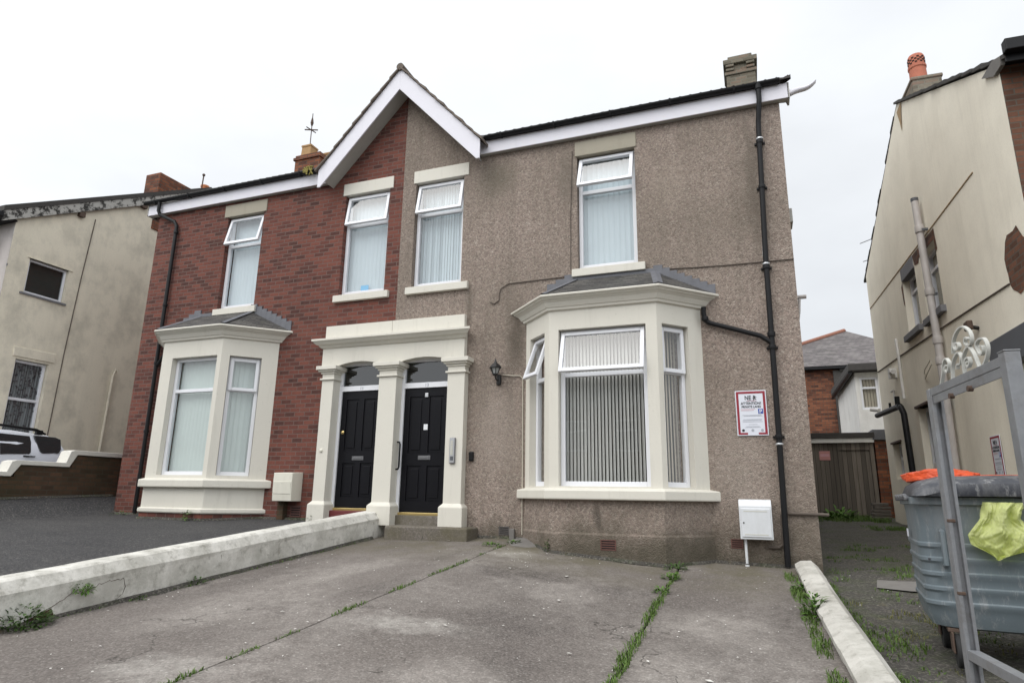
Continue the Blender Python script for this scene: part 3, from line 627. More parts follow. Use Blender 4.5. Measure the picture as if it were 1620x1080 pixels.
# ------------------------------------------------------------------ the pair of houses
EAVE = 5.95; SL = 1.076; APEX = 7.86          # gable roof line z = APEX - SL*|x|
TAN = math.tan(R(31)); RIDGE_Y = 4.5
EY, EZ0, FY = -.175, 6.225, -.10             # eave edge, its height, fascia face
def main_z(y): return EZ0+(y-EY)*TAN
def gable_wall_z(x): return APEX-.26-SL*abs(x)
def make_house(side):                          # side +1: pebbledashed half (x>0), -1: brick half
    P = side > 0
    if P:
        H = thing('semi_detached_house', 'pebbledashed right half of the pair, with black door, lantern and tall cream bay', 'house', (3.1, 0, -.5)); X = 6.2; wm = 'pebble'
    else:
        H = thing('semi_detached_house', 'red brick left half of the pair, with cream bay down to the asphalt', 'house', (-2.93, 0, -.1)); X = 5.86; wm = 'brick'
    I = Matrix.Identity(4)
    if P:
        holes = [(3.17, 4.09, 3.735, 5.64), (.26, 1.19, 3.741, 5.66), (2.75, 4.5, .45, 2.85), (.155, 1.105, -.05, 2.53)]; lo, hi = 0, X
    else:
        holes = [(-3.97, -3.08, 3.735, 5.64), (-1.2, -.27, 3.741, 5.66), (-4.6, -2.8, .55, 2.85), (-1.06, -.14, -.05, 2.53)]; lo, hi = -X, 0
    w = MB()
    xs = [lo, hi, 1.6*side]
    cells(w, I, xs, [-1.0, EAVE], holes, .16)
    # gable
    w.poly([(0, 0, EAVE), (1.6*side, 0, EAVE), (0, 0, gable_wall_z(0))])
    # outer side wall, back wall, floors
    x = X*side
    w.poly([(x, 0, -1), (x, 9, -1), (x, 9, EAVE), (x, RIDGE_Y, main_z(RIDGE_Y)-.15), (x, 0, EAVE)])
    w.quad((0, 9, -1), (x, 9, -1), (x, 9, EAVE), (0, 9, EAVE))
    w.build('wall', wm, H)
    inn = MB(); inn.quad((0, .3, -.05), (x, .3, -.05), (x, 8.9, -.05), (0, 8.9, -.05)).quad((0, .3, 2.95), (x, .3, 2.95), (x, 8.9, 2.95), (0, 8.9, 2.95)).quad((0, .3, 5.8), (x, .3, 5.8), (x, 8.9, 5.8), (0, 8.9, 5.8))
    inn.quad((0, 4, -.05), (x, 4, -.05), (x, 4, 5.8), (0, 4, 5.8)).quad((.0, .3, -.05), (.0, 8.9, -.05), (.0, 8.9, 5.8), (.0, .3, 5.8))
    inn.quad((1.25*side, .3, -.05), (1.25*side, 3.9, -.05), (1.25*side, 3.9, 2.9), (1.25*side, .3, 2.9))
    inn.build('interior', 'interior', H)
    # main roof: rolled tiles, two slopes, front eave cut away behind the gable
    r = MB(); x0, x1 = (-.0, 6.37) if P else (-6.16, 0.0)
    nx = int((x1-x0)/.0375); cols = []
    for i in range(nx+1):
        xx = lerp(x0, x1, i/nx); bump = .028*max(0, math.sin(2*math.pi*xx/.15))
        g = APEX-.05-SL*abs(xx); ys = max(EY, (g-EZ0)/TAN+EY) if abs(xx) < 1.64 else EY
        col = []
        for k in range(15):
            y = lerp(ys, RIDGE_Y, k/14); z = main_z(y)+bump; col.append((xx, y, z))
            if 0 < k < 14: col.append((xx, y+.012, z+.02))
        for k in range(1, 8):
            y = lerp(RIDGE_Y, 9.36, k/7); col.append((xx, y, main_z(RIDGE_Y)-(y-RIDGE_Y)*TAN+bump))
        cols.append(col)
    m = len(cols[0])
    r.add([p for c in cols for p in c], [(i*m+j, (i+1)*m+j, (i+1)*m+j+1, i*m+j+1) for i in range(nx) for j in range(m-1)])
    # tile ends at the eave, and a dark closing face below them
    for i in range(nx):
        a, b = cols[i][0], cols[i+1][0]
        if a[1] < EY+.01 and b[1] < EY+.01:
            r.quad((a[0], a[1], EZ0-.025), (b[0], b[1], EZ0-.025), b, a)
    xe = x1 if P else x0
    r.poly([(xe, EY, EZ0-.05), (xe, RIDGE_Y, main_z(RIDGE_Y)-.06), (xe, 9.36, 6.03), (xe, 9.36, 6.10), (xe, RIDGE_Y, main_z(RIDGE_Y)+.03), (xe, EY, EZ0+.03)])
    roof = r.build('roof', 'tile', H)
    rt = MB(); rt.tube([(x0, RIDGE_Y, main_z(RIDGE_Y)-.02), (x1, RIDGE_Y, main_z(RIDGE_Y)-.02)], .13, 10); rt.build('ridge_tile', 'tile', roof)
    # soffit and fascia
    fx0, fx1 = (1.5, 6.33) if P else (-6.1, -1.5)
    MB().box(fx0, FY, 5.94, fx1, FY+.022, 6.175).build('fascia', 'fascia', H, bevel=.003)
    MB().box(fx0, FY+.022, 5.945, fx1, .02, 5.96).build('soffit', 'soffit', H)
    e = MB(); ex = fx1 if P else fx0
    e.prism_x([(FY, 5.94), (.12, 5.94), (.32, 6.12), (RIDGE_Y, main_z(RIDGE_Y)-.28), (RIDGE_Y, main_z(RIDGE_Y)-.07), (FY, 6.18)], ex-.012, ex+.012).build('verge_board', 'flake' if not P else 'soffit', H)
    # gutter
    g = MB(); gx0, gx1 = (1.62, 6.22) if P else (-6.14, -1.6); GY, GZ = FY-.057, 6.215
    prof = [(GY-.055*math.cos(t), GZ-.055*math.sin(t)) for t in [math.pi*i/10 for i in range(11)]]
    prof2 = [(GY+(y-GY)*.86, GZ+(z-GZ)*.86) for y, z in prof[::-1]]
    g.prism_x(prof+prof2, gx0, gx1)
    k = gx0+.3
    while k < gx1: g.prism_x([(GY-.065, GZ+.005), (GY-.045, GZ-.055), (GY, GZ-.07), (GY+.05, GZ-.055), (FY-.001, GZ+.005)], k-.012, k+.012); k += .92
    g.build('gutter', 'blackplastic', H)
    # bargeboard, its soffit and the gable roof half
    s_ = side
    b = MB(); b.prism_y([(0, APEX-.05), (1.61*s_, APEX-.05-SL*1.61), (1.61*s_, 5.735), (1.55*s_, 5.735), (0, 7.40)], -.335, -.31)
    b.build('bargeboard', 'fascia', H, bevel=.003)
    b = MB(); b.prism_y([(0, 7.50), (1.5*s_, 7.5-SL*1.5), (1.5*s_, 7.47-SL*1.5), (0, 7.46)], -.31, .0)
    b.build('gable_soffit', 'soffit', H)
    gr = MB(); L = math.hypot(1, SL); n = 9
    for k in range(n):
        a, c = k*1.64/n, min(1.66, (k+1)*1.64/n+.02)
        za, zc = APEX-.03-SL*a, APEX-.03-SL*c
        rnd = random.Random(k+50*side); lift = .045+rnd.uniform(-.006, .01)
        yb = (APEX-SL*a-EZ0)/TAN+.25
        gr.prism_y([(a*s_, za-.02), (c*s_, zc), (c*s_, zc+lift), (a*s_, za+.012)], -.375+rnd.uniform(-.01, .01), max(.2, yb))
    groof = gr.build('gable_roof', 'tile_brown', H)
    if P:
        rt = MB(); rt.tube([(0, -.375, APEX-.02), (0, 2.6, APEX-.02)], .07, 12); rt.build('ridge_tile', 'tile_brown', groof)
    # stone lintels and sills, windows above
    up = [((3.17, 4.09, 3.735, 5.64), (3.14, 4.12, 5.64, 5.89), (3.09, 4.20), 'paint_old', 5.03, 21, ('blind', .089, .083, 9)),
          ((.26, 1.19, 3.741, 5.66), (.216, 1.279, 5.66, 5.887), (.184, 1.333), 'paint', 5.07, 11, ('blind', .046, .052, 22, 26))] if P else \
         [((-3.97, -3.08, 3.735, 5.64), (-4.06, -3.02, 5.64, 5.89), (-4.006, -2.997), 'paint_old', 5.03, 13, ('blind', .089, .08, 6)),
          ((-1.2, -.27, 3.741, 5.66), (-1.255, -.2, 5.66, 5.887), (-1.268, -.158), 'paint', 5.07, 9, ('blind', .089, .08, 6))]
    for (a, b_, c, d_), (l0, l1, lz0, lz1), (s0, s1), lm, tr, ang, bl in up:
        fo = window(H, I, a+.006, b_-.006, c, d_-.01, .09, tr, ang, bl)
        MB().box(l0, -.018, lz0-.006, l1, .15, lz1).build('lintel', lm, fo, bevel=.008)
        MB().prism_x([(-.065, c-.14), (.16, c-.14), (.16, c+.01), (-.065, c-.02)], s0, s1).build('sill', 'paint', fo, bevel=.006)
        if not P and a > -2:
            MB().box(-.86, .175, c+.09, -.7, .18, c+.2).build('card', 'bluecard', fo)
    # doorway surround
    A, B = (.17, 1.09) if P else (-1.045, -.155)
    def pil(x0_, x1_):
        q = MB()
        q.box(x0_, -.14, .17, x1_, .13, 2.43)
        q.loft([[(x0_-o, -.14-o, z), (x1_+o, -.14-o, z), (x1_+o, .135, z), (x0_-o, .135, z)] for o, z in ((.0, .215), (.012, .2), (.045, .165), (.05, .15), (.05, -.13))])
        for o, z0_, z1_ in ((.03, 2.195, 2.225), (.022, 2.30, 2.335), (.055, 2.335, 2.365), (.085, 2.365, 2.43)):
            q.box(x0_-o, -.14-o, z0_, x1_+o, .134+o*.02, z1_)
        return q.build('pilaster', 'paint', H, bevel=.006)
    if P: pil(-.155, .17); pil(1.09, 1.385)
    else: pil(-1.275, -1.045)
    t0, t1 = (0.0, 1.345) if P else (-1.34, 0.0)
    q = MB(); N = 12; pa, pb = [], []
    c0, c1 = (A, B)
    def arch(u): k = (u-(c0+c1)/2)/((c1-c0)/2); return 2.43+.065*(1-k*k)
    us = [c0+(c1-c0)*i/N for i in range(N+1)]
    for u_, v_ in zip(us, us[1:]):
        q.quad((u_, -.1, arch(u_)), (v_, -.1, arch(v_)), (v_, -.1, 2.76), (u_, -.1, 2.76))
        q.quad((u_, -.1, arch(u_)), (v_, -.1, arch(v_)), (v_, .14, arch(v_)), (u_, .14, arch(u_)))
    for a, b_ in ((t0, c0), (c1, t1)):
        q.quad((a, -.1, 2.43), (b_, -.1, 2.43), (b_, -.1, 2.76), (a, -.1, 2.76)); q.quad((a, -.1, 2.43), (b_, -.1, 2.43), (b_, .01, 2.43), (a, .01, 2.43))
    xo = t1 if P else t0
    q.quad((xo, -.1, 2.43), (xo, .01, 2.43), (xo, .01, 2.76), (xo, -.1, 2.76))
    q.build('entablature', 'paint', H)
    q = MB(); prof = [(.01, 2.755), (-.12, 2.755), (-.15, 2.785), (-.16, 2.80), (-.19, 2.81), (-.235, 2.86), (-.25, 2.865), (-.25, 2.9), (-.1, 2.935), (.01, 2.935)]
    ringf = lambda e: [(e*(abs(xo)+max(0, -y-.1)), y, z) for y, z in prof]
    inner = [(0.001*side, y, z) for y, z in prof]
    q.loft([inner, ringf(side)]); q.build('cornice', 'paint', H, bevel=.003)
    q = MB(); q.box(min(.002*side, 1.325*side), -.085, 2.93, max(.002*side, 1.325*side), .005, 3.155); q.build('blocking_course', 'paint', H, bevel=.006)
    # door, frame, fanlight
    zt = .04 if P else .085
    q = MB(); frame_bars(q, I, A+.002, B-.002, zt-.03, 2.50, .05, .05, .12, .03); q.box(A+.05, .049, 2.02, B-.05, .121, 2.105)
    dr = q.build('door', 'upvc', H)
    MB().quad((A+.05, .09, 2.105), (B-.05, .09, 2.105), (B-.05, .09, 2.47), (A+.05, .09, 2.47)).build('fanlight', 'glass_dark', dr)
    MB().quad((A+.05, .13, 2.105), (B-.05, .13, 2.105), (B-.05, .13, 2.49), (A+.05, .13, 2.49)).build('fanlight_backing', 'dark', dr)
    a, b_ = A+.055, B-.055; m_ = (a+b_)/2; z0_ = zt+.02
    lf = MB(); pans = [(a+.1, m_-.05), (m_+.05, b_-.1)]
    zs = [(z0_+.18, z0_+.72), (z0_+.92, 1.88)]
    cells(lf, frame((0, .075, 0)), [a, b_], [z0_, 2.015], [(p[0], p[1], r_[0], r_[1]) for p in pans for r_ in zs], .016)
    for p in pans:
        for r_ in zs:
            lf.box(p[0]+.001, .09, r_[0]+.001, p[1]-.001, .1, r_[1]-.001); lf.box(p[0]+.045, .079, r_[0]+.045, p[1]-.045, .092, r_[1]-.045)
    lf.build('door_leaf', 'black', dr, bevel=.004)
    MB().box(m_-.11, .064, .87, m_+.11, .076, .935).box(m_-.085, .06, .888, m_+.085, .066, .918).build('letterbox', 'letter', dr, bevel=.003)
    MB().box(a, .035, z0_-.035, b_, .085, z0_+.005).build('threshold_strip', 'brass', dr, bevel=.004)
    if P:
        MB().box(m_-.03, .05, 1.86, m_+.03, .075, 1.93).build('knocker', 'chrome', dr, bevel=.008)
        MB().box(m_-.035, .07, 1.34, m_+.035, .0745, 1.43).build('paper_note', 'paper', dr)
        MB().box(A, -.02, -.2, B, .3, z0_-.036).build('door_step', 'step', H, bevel=.01)
        MB().lathe([(.0, 0), (.018, 0), (.022, .01), (.022, .03), (0, .035)], T=Matrix.Translation((b_-.05, .075, .98)) @ Matrix.Rotation(R(90), 4, 'X')).build('lock', 'black', dr)
    else:
        MB().box(A, -.04, -.2, B, .3, z0_-.036).build('door_step', 'maroon', H, bevel=.01)
        MB().lathe([(.0, 0), (.028, 0), (.03, .012), (.018, .02), (0, .03)], T=Matrix.Translation((a+.06, .075, 1.33)) @ Matrix.Rotation(R(90), 4, 'X')).build('lock', 'brass', dr)
    text('13' if P else '11', .075, 'inkgrey', frame((m_, .047, 2.036)), dr, 'number')
    return H, X
HR, _ = make_house(1)
HL, _ = make_house(-1)

# ------------------------------------------------------------------ bay windows
def outline(plan, d, yb=.03):
    A, B, C, D = plan; t = math.tan(R(22.5))
    return [(A[0]-d*1.414, yb), (A[0]-d*1.414, 0) if False else (A[0]-d*1.4142+.0, -.0), (B[0]-d*t, B[1]-d), (C[0]+d*t, C[1]-d), (D[0]+d*1.4142, 0), (D[0]+d*1.4142, yb)]
def make_bay(H, plan, z_sill, z_win, z_top, z_fr, z_corn, z_roof, front, left, right, base_m, plinth, flash_w, roofx, wins):
    A, B, C, D = plan
    w = MB()
    faces = [(A, B, left), (B, C, front), (C, D, right)]
    for P_, Q_, (o0, o1) in faces:
        L = math.hypot(Q_[0]-P_[0], Q_[1]-P_[1]); T = frame((P_[0], P_[1], 0), (Q_[0]-P_[0], Q_[1]-P_[1]))
        cells(w, T, [0, L], [z_sill, z_fr], [(o0, L-o1, z_win, z_top)], .17)
    bay = w.build('bay_window', 'paint', H)
    ring = lambda d, z: [(x, y, z) for x, y in outline(plan, d)]
    MB().loft([ring(.0, -1.0), ring(0, z_sill-.125)]).build('base', base_m, bay)
    if plinth: MB().loft([ring(.0, -.022), ring(.035, -.02), ring(.045, 0), ring(.045, .045), ring(.005, .065)]).build('plinth', 'paint', bay, bevel=.004)
    else: MB().loft([ring(.022, -.95), ring(.02, -.14), ring(.0, -.115)]).build('plinth', 'pebble', bay)
    MB().loft([ring(0, z_sill-.13), ring(.085, z_sill-.125), ring(.09, z_sill-.11), ring(.09, z_sill-.015), ring(.08, z_sill), ring(-.05, z_sill+.035)]).build('sill', 'paint', bay, bevel=.004)
    MB().loft([ring(.0, z_fr-.01), ring(.035, z_fr), ring(.045, z_fr+.03), ring(.06, z_fr+.04), ring(.095, z_fr+.10), ring(.13, z_fr+.13), ring(.15, z_fr+.14), ring(.155, z_fr+.155), ring(.185, z_fr+.165), ring(.19, z_corn-.015), ring(.175, z_corn), ring(.0, z_corn+.01)]).build('cornice', 'paint', bay, bevel=.003)
    o = [(x, y, z_corn+.012) for x, y in outline(plan, .15)]
    E, F = (roofx[0], 0, z_roof), (roofx[1], 0, z_roof)
    rf = MB(); rf.poly([o[1], o[2], E]); rf.quad(o[2], o[3], F, E); rf.poly([o[3], o[4], F]); rf.build('roof', 'slate', bay)
    fl = MB()
    def strip(p, q, wd, t=.02):
        p, q = Vector(p), Vector(q); d = (q-p).normalized(); s_ = d.cross(Vector((0, 0, 1))).normalized()*wd; up = Vector((0, 0, t))
        fl.add([p-s_, p+up, p+s_, q-s_, q+up, q+s_], [(0, 1, 4, 3), (1, 2, 5, 4), (0, 3, 5, 2)])
    strip(o[2], E, .065); strip(o[3], F, .065)
    fl.box(E[0]-.05, -.03, z_roof-.06, F[0]+.05, .0, z_roof+.045)
    for p, q, n in ((o[1], E, 7), (o[4], F, 8)):            # stepped flashing up the wall
        for k in range(n):
            if n == 7 and k < 4: continue
            a, b = lerp(p[0], q[0], k/n), lerp(p[0], q[0], (k+1)/n); z0 = lerp(p[2], q[2], k/n); z1 = lerp(p[2], q[2], (k+1)/n)+flash_w
            fl.box(min(a, b)-.015, -.014-.002*k, z0-.01, max(a, b)+.012, .0, z1)
        for t in (0, 1):
            pass
    fl.build('lead_flashing', 'lead', bay)
    for (P_, Q_, (o0, o1)), kw in zip(faces, wins):
        L = math.hypot(Q_[0]-P_[0], Q_[1]-P_[1]); T = frame((P_[0], P_[1], 0), (Q_[0]-P_[0], Q_[1]-P_[1]))
        window(bay, T, o0+.004, L-o1-.004, z_win-.01, z_top, .10, sub=True, **kw)
    # floor of the bay (window board) and ceiling
    MB().prism([(A[0]+.1, .2), (B[0]+.03, B[1]+.16), (C[0]-.03, C[1]+.16), (D[0]-.1, .2)], z_win-.03, z_win-.012).build('window_board', 'upvc', bay)
    MB().prism([(A[0]+.05, .3), (B[0]+.03, B[1]+.1), (C[0]-.03, C[1]+.1), (D[0]-.05, .3)], z_fr-.02, z_fr).build('ceiling', 'blind', bay)
    return bay
bl = ('blind_grey', .036, .05, 30, 9)
BR = make_bay(HR, [(2.345, 0), (2.88, -.55), (4.4, -.55), (4.935, 0)], .43, .475, 2.64, 2.93, 3.13, 3.56, (.14, .15), (.14, .14), (.085, .235), 'pebble', False, .085, (3.12, 4.33),
    [dict(tr=2.0, sash=19, blind=('blind_beige', .045, .05, 35, 6)), dict(tr=2.0, sash=17, blind=bl, blind_v=.17), dict(tr=2.0, sash=1, blind=('blind_beige', .045, .052, 24, 7))])
bm_ = ('blind_mint', .089, .08, 8)
BL = make_bay(HL, [(-5.07, 0), (-4.42, -.65), (-3.045, -.65), (-2.378, 0)], .525, .60, 2.65, 2.96, 3.16, 3.62, (.25, .09), (.2, .2), (.14, .27), 'paint', True, .125, (-4.35, -3.1),
    [dict(tr=2.06, blind=bm_), dict(tr=2.06, blind=bm_), dict(tr=2.06, sash=0.5, blind=bm_)])
# thin row of bricks showing under the brick house's bay
MB().loft([[(x, y, z) for x, y in outline([(-5.07, 0), (-4.42, -.65), (-3.045, -.65), (-2.378, 0)], .012)] for z in (-.9, -.0)]).build('brick_footing', 'brick', BL)

# ------------------------------------------------------------------ chimneys, pipes and cables of the pair
c = MB(); zt = 9.86
c.box(5.5, 4.05, 8.3, 6.1, 4.75, 9.35); c.box(5.47, 4.02, 9.35, 6.13, 4.78, 9.43); c.box(5.51, 4.06, 9.43, 6.09, 4.74, 9.6)
for x in (5.50, 5.92): c.box(x, 4.0, 9.44, x+.17, 4.07, 9.50).box(x, 4.0, 9.54, x+.17, 4.07, 9.6)
c.box(5.45, 3.99, 9.6, 6.15, 4.81, 9.72); c.box(5.55, 4.08, 9.72, 6.05, 4.72, 9.84)
ch = c.build('chimney', 'chimney_stone', HR, bevel=.012)
c = MB(); c.box(-5.93, 3.9, 8.3, -5.1, 4.9, 9.32); c.box(-5.97, 3.86, 9.32, -5.06, 4.94, 9.40); c.box(-5.93, 3.9, 9.40, -5.1, 4.9, 9.48)
ch = c.build('chimney', 'brick_rear', HL, bevel=.01)
def sqpot(x, y, z, h, r):
    q = MB(); n = 4
    q.loft([[(x+a*k, y+b*k, z+zz) for a, b in ((-1, -1), (1, -1), (1, 1), (-1, 1))] for k, zz in ((r, 0), (r*.92, h*.85), (r*1.02, h*.86), (r*1.02, h), (r*.7, h), (r*.7, h*.6))])
    q.build('chimney_pot', 'yellowpot', ch)
sqpot(-5.63, 4.1, 9.46, .34, .16); sqpot(-5.3, 4.65, 9.46, .34, .17)
def collar(mb, p, r, h=.05): mb.lathe([(0, 0), (r, 0), (r*1.04, h*.3), (r*1.04, h*.7), (r, h), (0, h)], (p[0], p[1], p[2]), 12)
q = MB(); q.tube([(5.93, -.158, 6.17), (5.93, -.158, 5.96), (5.925, -.15, 5.88), (5.9, -.09, 5.66), (5.895, -.08, 5.56), (5.845, -.075, 3.6), (5.825, -.075, 1.2), (5.805, -.08, -.46)], .036, 12)
q.lathe([(.03, 0), (.05, .02), (.052, .1), (.03, .1)], (5.93, -.158, 6.1), 12)
for z, x in ((5.30, 5.893), (4.6, 5.874), (3.4, 5.843), (2.28, 5.834), (1.1, 5.823)):
    collar(q, (x, -.076, z), .047); q.box(x-.07, -.03, z+.01, x+.07, -.0, z+.04)
q.tube([(5.04, -.06, 2.71), (5.4, -.065, 2.58), (5.70, -.07, 2.47), (5.835, -.075, 2.36)], .034, 12); q.tube([(4.99, -.09, 2.93), (4.985, -.085, 2.84), (5.0, -.07, 2.75), (5.06, -.062, 2.70)], .034, 12)
collar(q, (5.0, -.078, 2.74), .045, .05); collar(q, (5.835, -.076, 2.45), .05, .06)
dp = q.build('downpipe', 'blackplastic', HR, smooth='auto')
q = MB()
for z, x in ((5.36, 5.895), (3.46, 5.843), (1.02, 5.823)): collar(q, (x, -.076, z), .0475, .022)
q.tube([(5.86, -.05, 5.3), (5.845, -.05, 4.6), (5.815, -.045, 3.6)], .008, 6)
q.build('bracket', 'chrome', dp)
q = MB(); q.tube([(-5.73, -.158, 6.17), (-5.73, -.158, 5.98), (-5.71, -.13, 5.9), (-5.34, -.07, 5.72), (-5.27, -.06, 5.62), (-5.262, -.06, 2.7), (-5.255, -.06, -.06)], .036, 12)
for z in (5.45, 3.9, 2.72, 1.4): collar(q, (-5.262, -.06, z), .046)
q.tube([(-5.25, -.06, 2.68), (-5.13, -.07, 2.82), (-5.05, -.09, 2.9)], .03, 10)
q.build('downpipe', 'blackplastic', HL, smooth='auto')
q = MB(); q.tube([(1.72, -.012, 3.338), (1.80, -.012, 3.30), (1.882, -.012, 3.354), (1.885, -.012, 3.47), (1.91, -.012, 3.545), (2.04, -.012, 3.613), (2.5, -.012, 3.618), (3.09, -.012, 3.628)], .008, 6)
q.build('cable', 'cable', HR); q = MB(); q.tube([(4.2, -.012, 3.595), (4.9, -.012, 3.555), (5.33, -.012, 3.538), (6.2, -.012, 3.527)], .008, 6)
q.build('cable', 'cable', HR); q = MB(); q.tube([(3.06, -.012, 3.74), (3.065, -.012, 4.6), (3.10, -.012, 5.75)], .006, 6)
q.build('cable', 'cable', HR)
q = MB(); q.tube([(1.97, -.012, 2.146), (2.1, -.012, 2.125), (2.25, -.012, 2.115), (2.297, -.012, 2.07), (2.305, -.012, 1.2), (2.312, -.012, -.2)], .008, 6); q.build('cable', 'cable_pale', HR)
q = MB(); q.tube([(5.84, -.03, .175), (6.2, -.03, .17), (6.32, -.03, .165)], .02, 8); q.tube([(5.78, -.03, .16), (5.775, -.03, -.2), (5.72, -.03, -.24), (5.6, -.03, -.24)], .018, 8); q.build('waste_pipe', 'cable', HR, smooth='auto')
# bits that stick out of the gable side of the pebbledashed house
q = MB(); q.tube([(6.2, .6, 3.16), (6.36, .6, 3.16)], .03, 8); q.tube([(6.27, .6, 3.16), (6.25, .6, 2.95), (6.215, .6, 2.75)], .018, 8); q.build('overflow_pipe', 'pipe', HR)
q = MB(); q.prism_x([(.55, 4.3), (.85, 4.3), (.85, 4.6), (.55, 4.52)], 6.2, 6.28); q.build('extract_cowl', 'soffit', HR, bevel=.01)
def airbrick(H, x0, z0, x1, z1, y, mat):
    q = MB(); n = 4; h = (z1-z0)/(2*n+1)
    q.box(x0, y-.006, z0, x0+.012, y+.02, z1).box(x1-.012, y-.006, z0, x1, y+.02, z1)
    for k in range(n+1): q.box(x0+.012, y-.005, z0+2*k*h, x1-.012, y+.02, z0+(2*k+1)*h)
    o = q.build('air_brick', mat, H); MB().quad((x0, y-.001, z0), (x1, y-.001, z0), (x1, y-.001, z1), (x0, y-.001, z1)).build('air_brick_void', 'dark', o)
airbrick(HR, 1.95, -.215, 2.11, -.095, -.004, 'ventgrey'); airbrick(HR, 3.585, -.32, 3.785, -.19, -.572, 'vent'); airbrick(HR, 5.155, -.27, 5.3, -.155, -.004, 'vent'); airbrick(HL, -1.78, -.05, -1.58, .12, -.01, 'vent')
MB().box(2.12, -.04, -.3, 2.2, .0, -.12).build('cement_block', 'patchgrey', HR, bevel=.01)
q = MB(); q.box(-1.98, -.11, -.3, -1.86, 0.0, .2); q.build('brick_pier', 'brick_mossy', HL)

# ------------------------------------------------------------------ low walls of the front garden
def wall_z(y): return .045+.084*y
q = MB(); rings = []
for i in range(41):
    y = lerp(.02, -6.2, i/40); n1 = noise.noise(Vector((y*1.7, 2, 0)))*.012; n2 = noise.noise(Vector((y*2.1, 7, 0)))*.015
    zt = wall_z(y)+n1*.6; gz = -.42+.084*y
    rings.append([(-.29, y, gz-.3), (-.28, y, zt-.06), (-.27+n1, y, zt+.012), (-.24, y, zt+.045), (-.06, y, zt+.045), (-.025, y, zt+.03), (.035+n1, y, zt-.06), (.03+n2, y, zt-.1), (.03+n2, y, gz+.12), (.045+n2, y, gz-.3)])
q.loft(rings); dwf = solo(q, 'dwarf_wall', 'wallpaint', 'low flaking white rendered wall running from between the two doors to the street', 'wall', (-.13, -3, -.7), bevel=0); ORG[dwf.name] = Vector((-.13, -3, -.7))
def crack(pts, r=.006): 
    q = MB(); 
    P_ = []
    for (ya, da), (yb, db) in zip(pts, pts[1:]):
        for k in range(6): y = lerp(ya, yb, k/6); P_.append((.030, y+.012*noise.noise(Vector((y*40, 1, 0))), wall_z(y)+lerp(da, db, k/6)+.02*noise.noise(Vector((y*30, 4, 0)))))
    q.tube(P_, [r*(.5+1.1*abs(noise.noise(Vector((p[1]*25, 7, 0))))) for p in P_], 5); return q.build('plaster_crack', 'cable', dwf)
crack([(-4.45, -.13), (-4.62, -.125), (-4.75, -.15), (-4.88, -.14)], .004); crack([(-4.88, -.14), (-5.0, -.2), (-5.1, -.24), (-5.2, -.28), (-5.3, -.33)], .005); crack([(-4.45, -.13), (-4.42, -.2), (-4.44, -.27), (-4.52, -.3)], .003); crack([(-3.3, -.1), (-3.29, -.17)], .003)
q = MB(); pts = [(-5.02, -.36), (-5.08, -.24), (-5.2, -.27), (-5.35, -.31), (-5.6, -.3), (-5.9, -.36)]
q.poly([(.036, y, wall_z(y)+d_) for y, d_ in pts]+[(.04, -5.9, wall_z(-5.9)-.5), (.04, -5.02, wall_z(-5.0)-.5)]); q.build('exposed_brick', 'brick_mossy', dwf)
for k_ in range(14):
    rnd = random.Random(k_); y = -4.1-k_*.09; q = MB(); q.poly([(.043+.004*math.sin(a*3), y+.05*math.cos(a), wall_z(y)-.335+.018*math.sin(a)*rnd.uniform(.6, 1.4)) for a in [2*math.pi*j/9 for j in range(9)]]); q.build('exposed_brick', 'brick_mossy', dwf)
q = MB(); rings = []
def rx(y): return 6.055-.034*(y+3)          # centre line
for i in range(45):
    y = lerp(-.28, -5.2, i/44); seg = math.floor((y+.28)/-.82); f = ((y+.28)/-.82) % 1; jl = .008*math.sin(seg*5.3); notch = .008 if f < .04 or f > .96 else 0
    n1 = noise.noise(Vector((y*2, 11, 0)))*.008
    zt = -.335+.084*y+n1; c_ = rx(y)+.03+jl; gz = -.62+.084*y
    rings.append([(c_-.10, y, gz-.2), (c_-.10, y, zt-.09), (c_-.125+notch, y, zt-.08), (c_-.125+notch, y, zt-.045), (c_-.055, y, zt-notch), (c_+.06, y, zt+.01-notch), (c_+.125-notch, y, zt-.05), (c_+.125-notch, y, zt-.085), (c_+.10, y, zt-.09), (c_+.10, y, gz-.2)])
q.loft(rings); cw = solo(q, 'coping_wall', 'coping', 'low white kerb wall of chamfered coping stones between the drive and the side passage', 'wall', (6.1, -2.7, -.8))
# stepped boundary wall on the left
t = thing('boundary_wall', 'mossy brown wall with white stepped coping beside the white car', 'wall', (-6.6, -1, 0))
prof = [(3.2, -.5), (3.2, .965), (-.5, .965), (-.5, .735), (-1.48, .735), (-1.48, .535), (-2.6, .535), (-2.6, .33), (-3.7, .33), (-3.7, .12), (-4.8, .12), (-4.8, -.05), (-6.2, -.05), (-6.2, -.9)]
MB().prism_x(prof, -6.71, -6.5).build('wall', 'brick_mossy', t)
q = MB(); cp = [(3.2, .968), (-.44, .968), (-.56, .738), (-1.42, .738), (-1.55, .538), (-2.54, .538), (-2.66, .333), (-3.64, .333), (-3.76, .123), (-4.74, .123), (-4.86, -.047), (-6.2, -.047)]
up = [(3.2, 1.055), (-.5, 1.055), (-.575, 1.03), (-.64, .815), (-1.5, .815), (-1.575, .79), (-1.63, .615), (-2.6, .615), (-2.74, .41), (-3.7, .41), (-3.84, .2), (-4.8, .2), (-4.94, .03), (-6.2, .03)]
q.prism_x(cp+up[::-1], -6.745, -6.465); q.build('coping', 'copingwhite', t, bevel=.008)

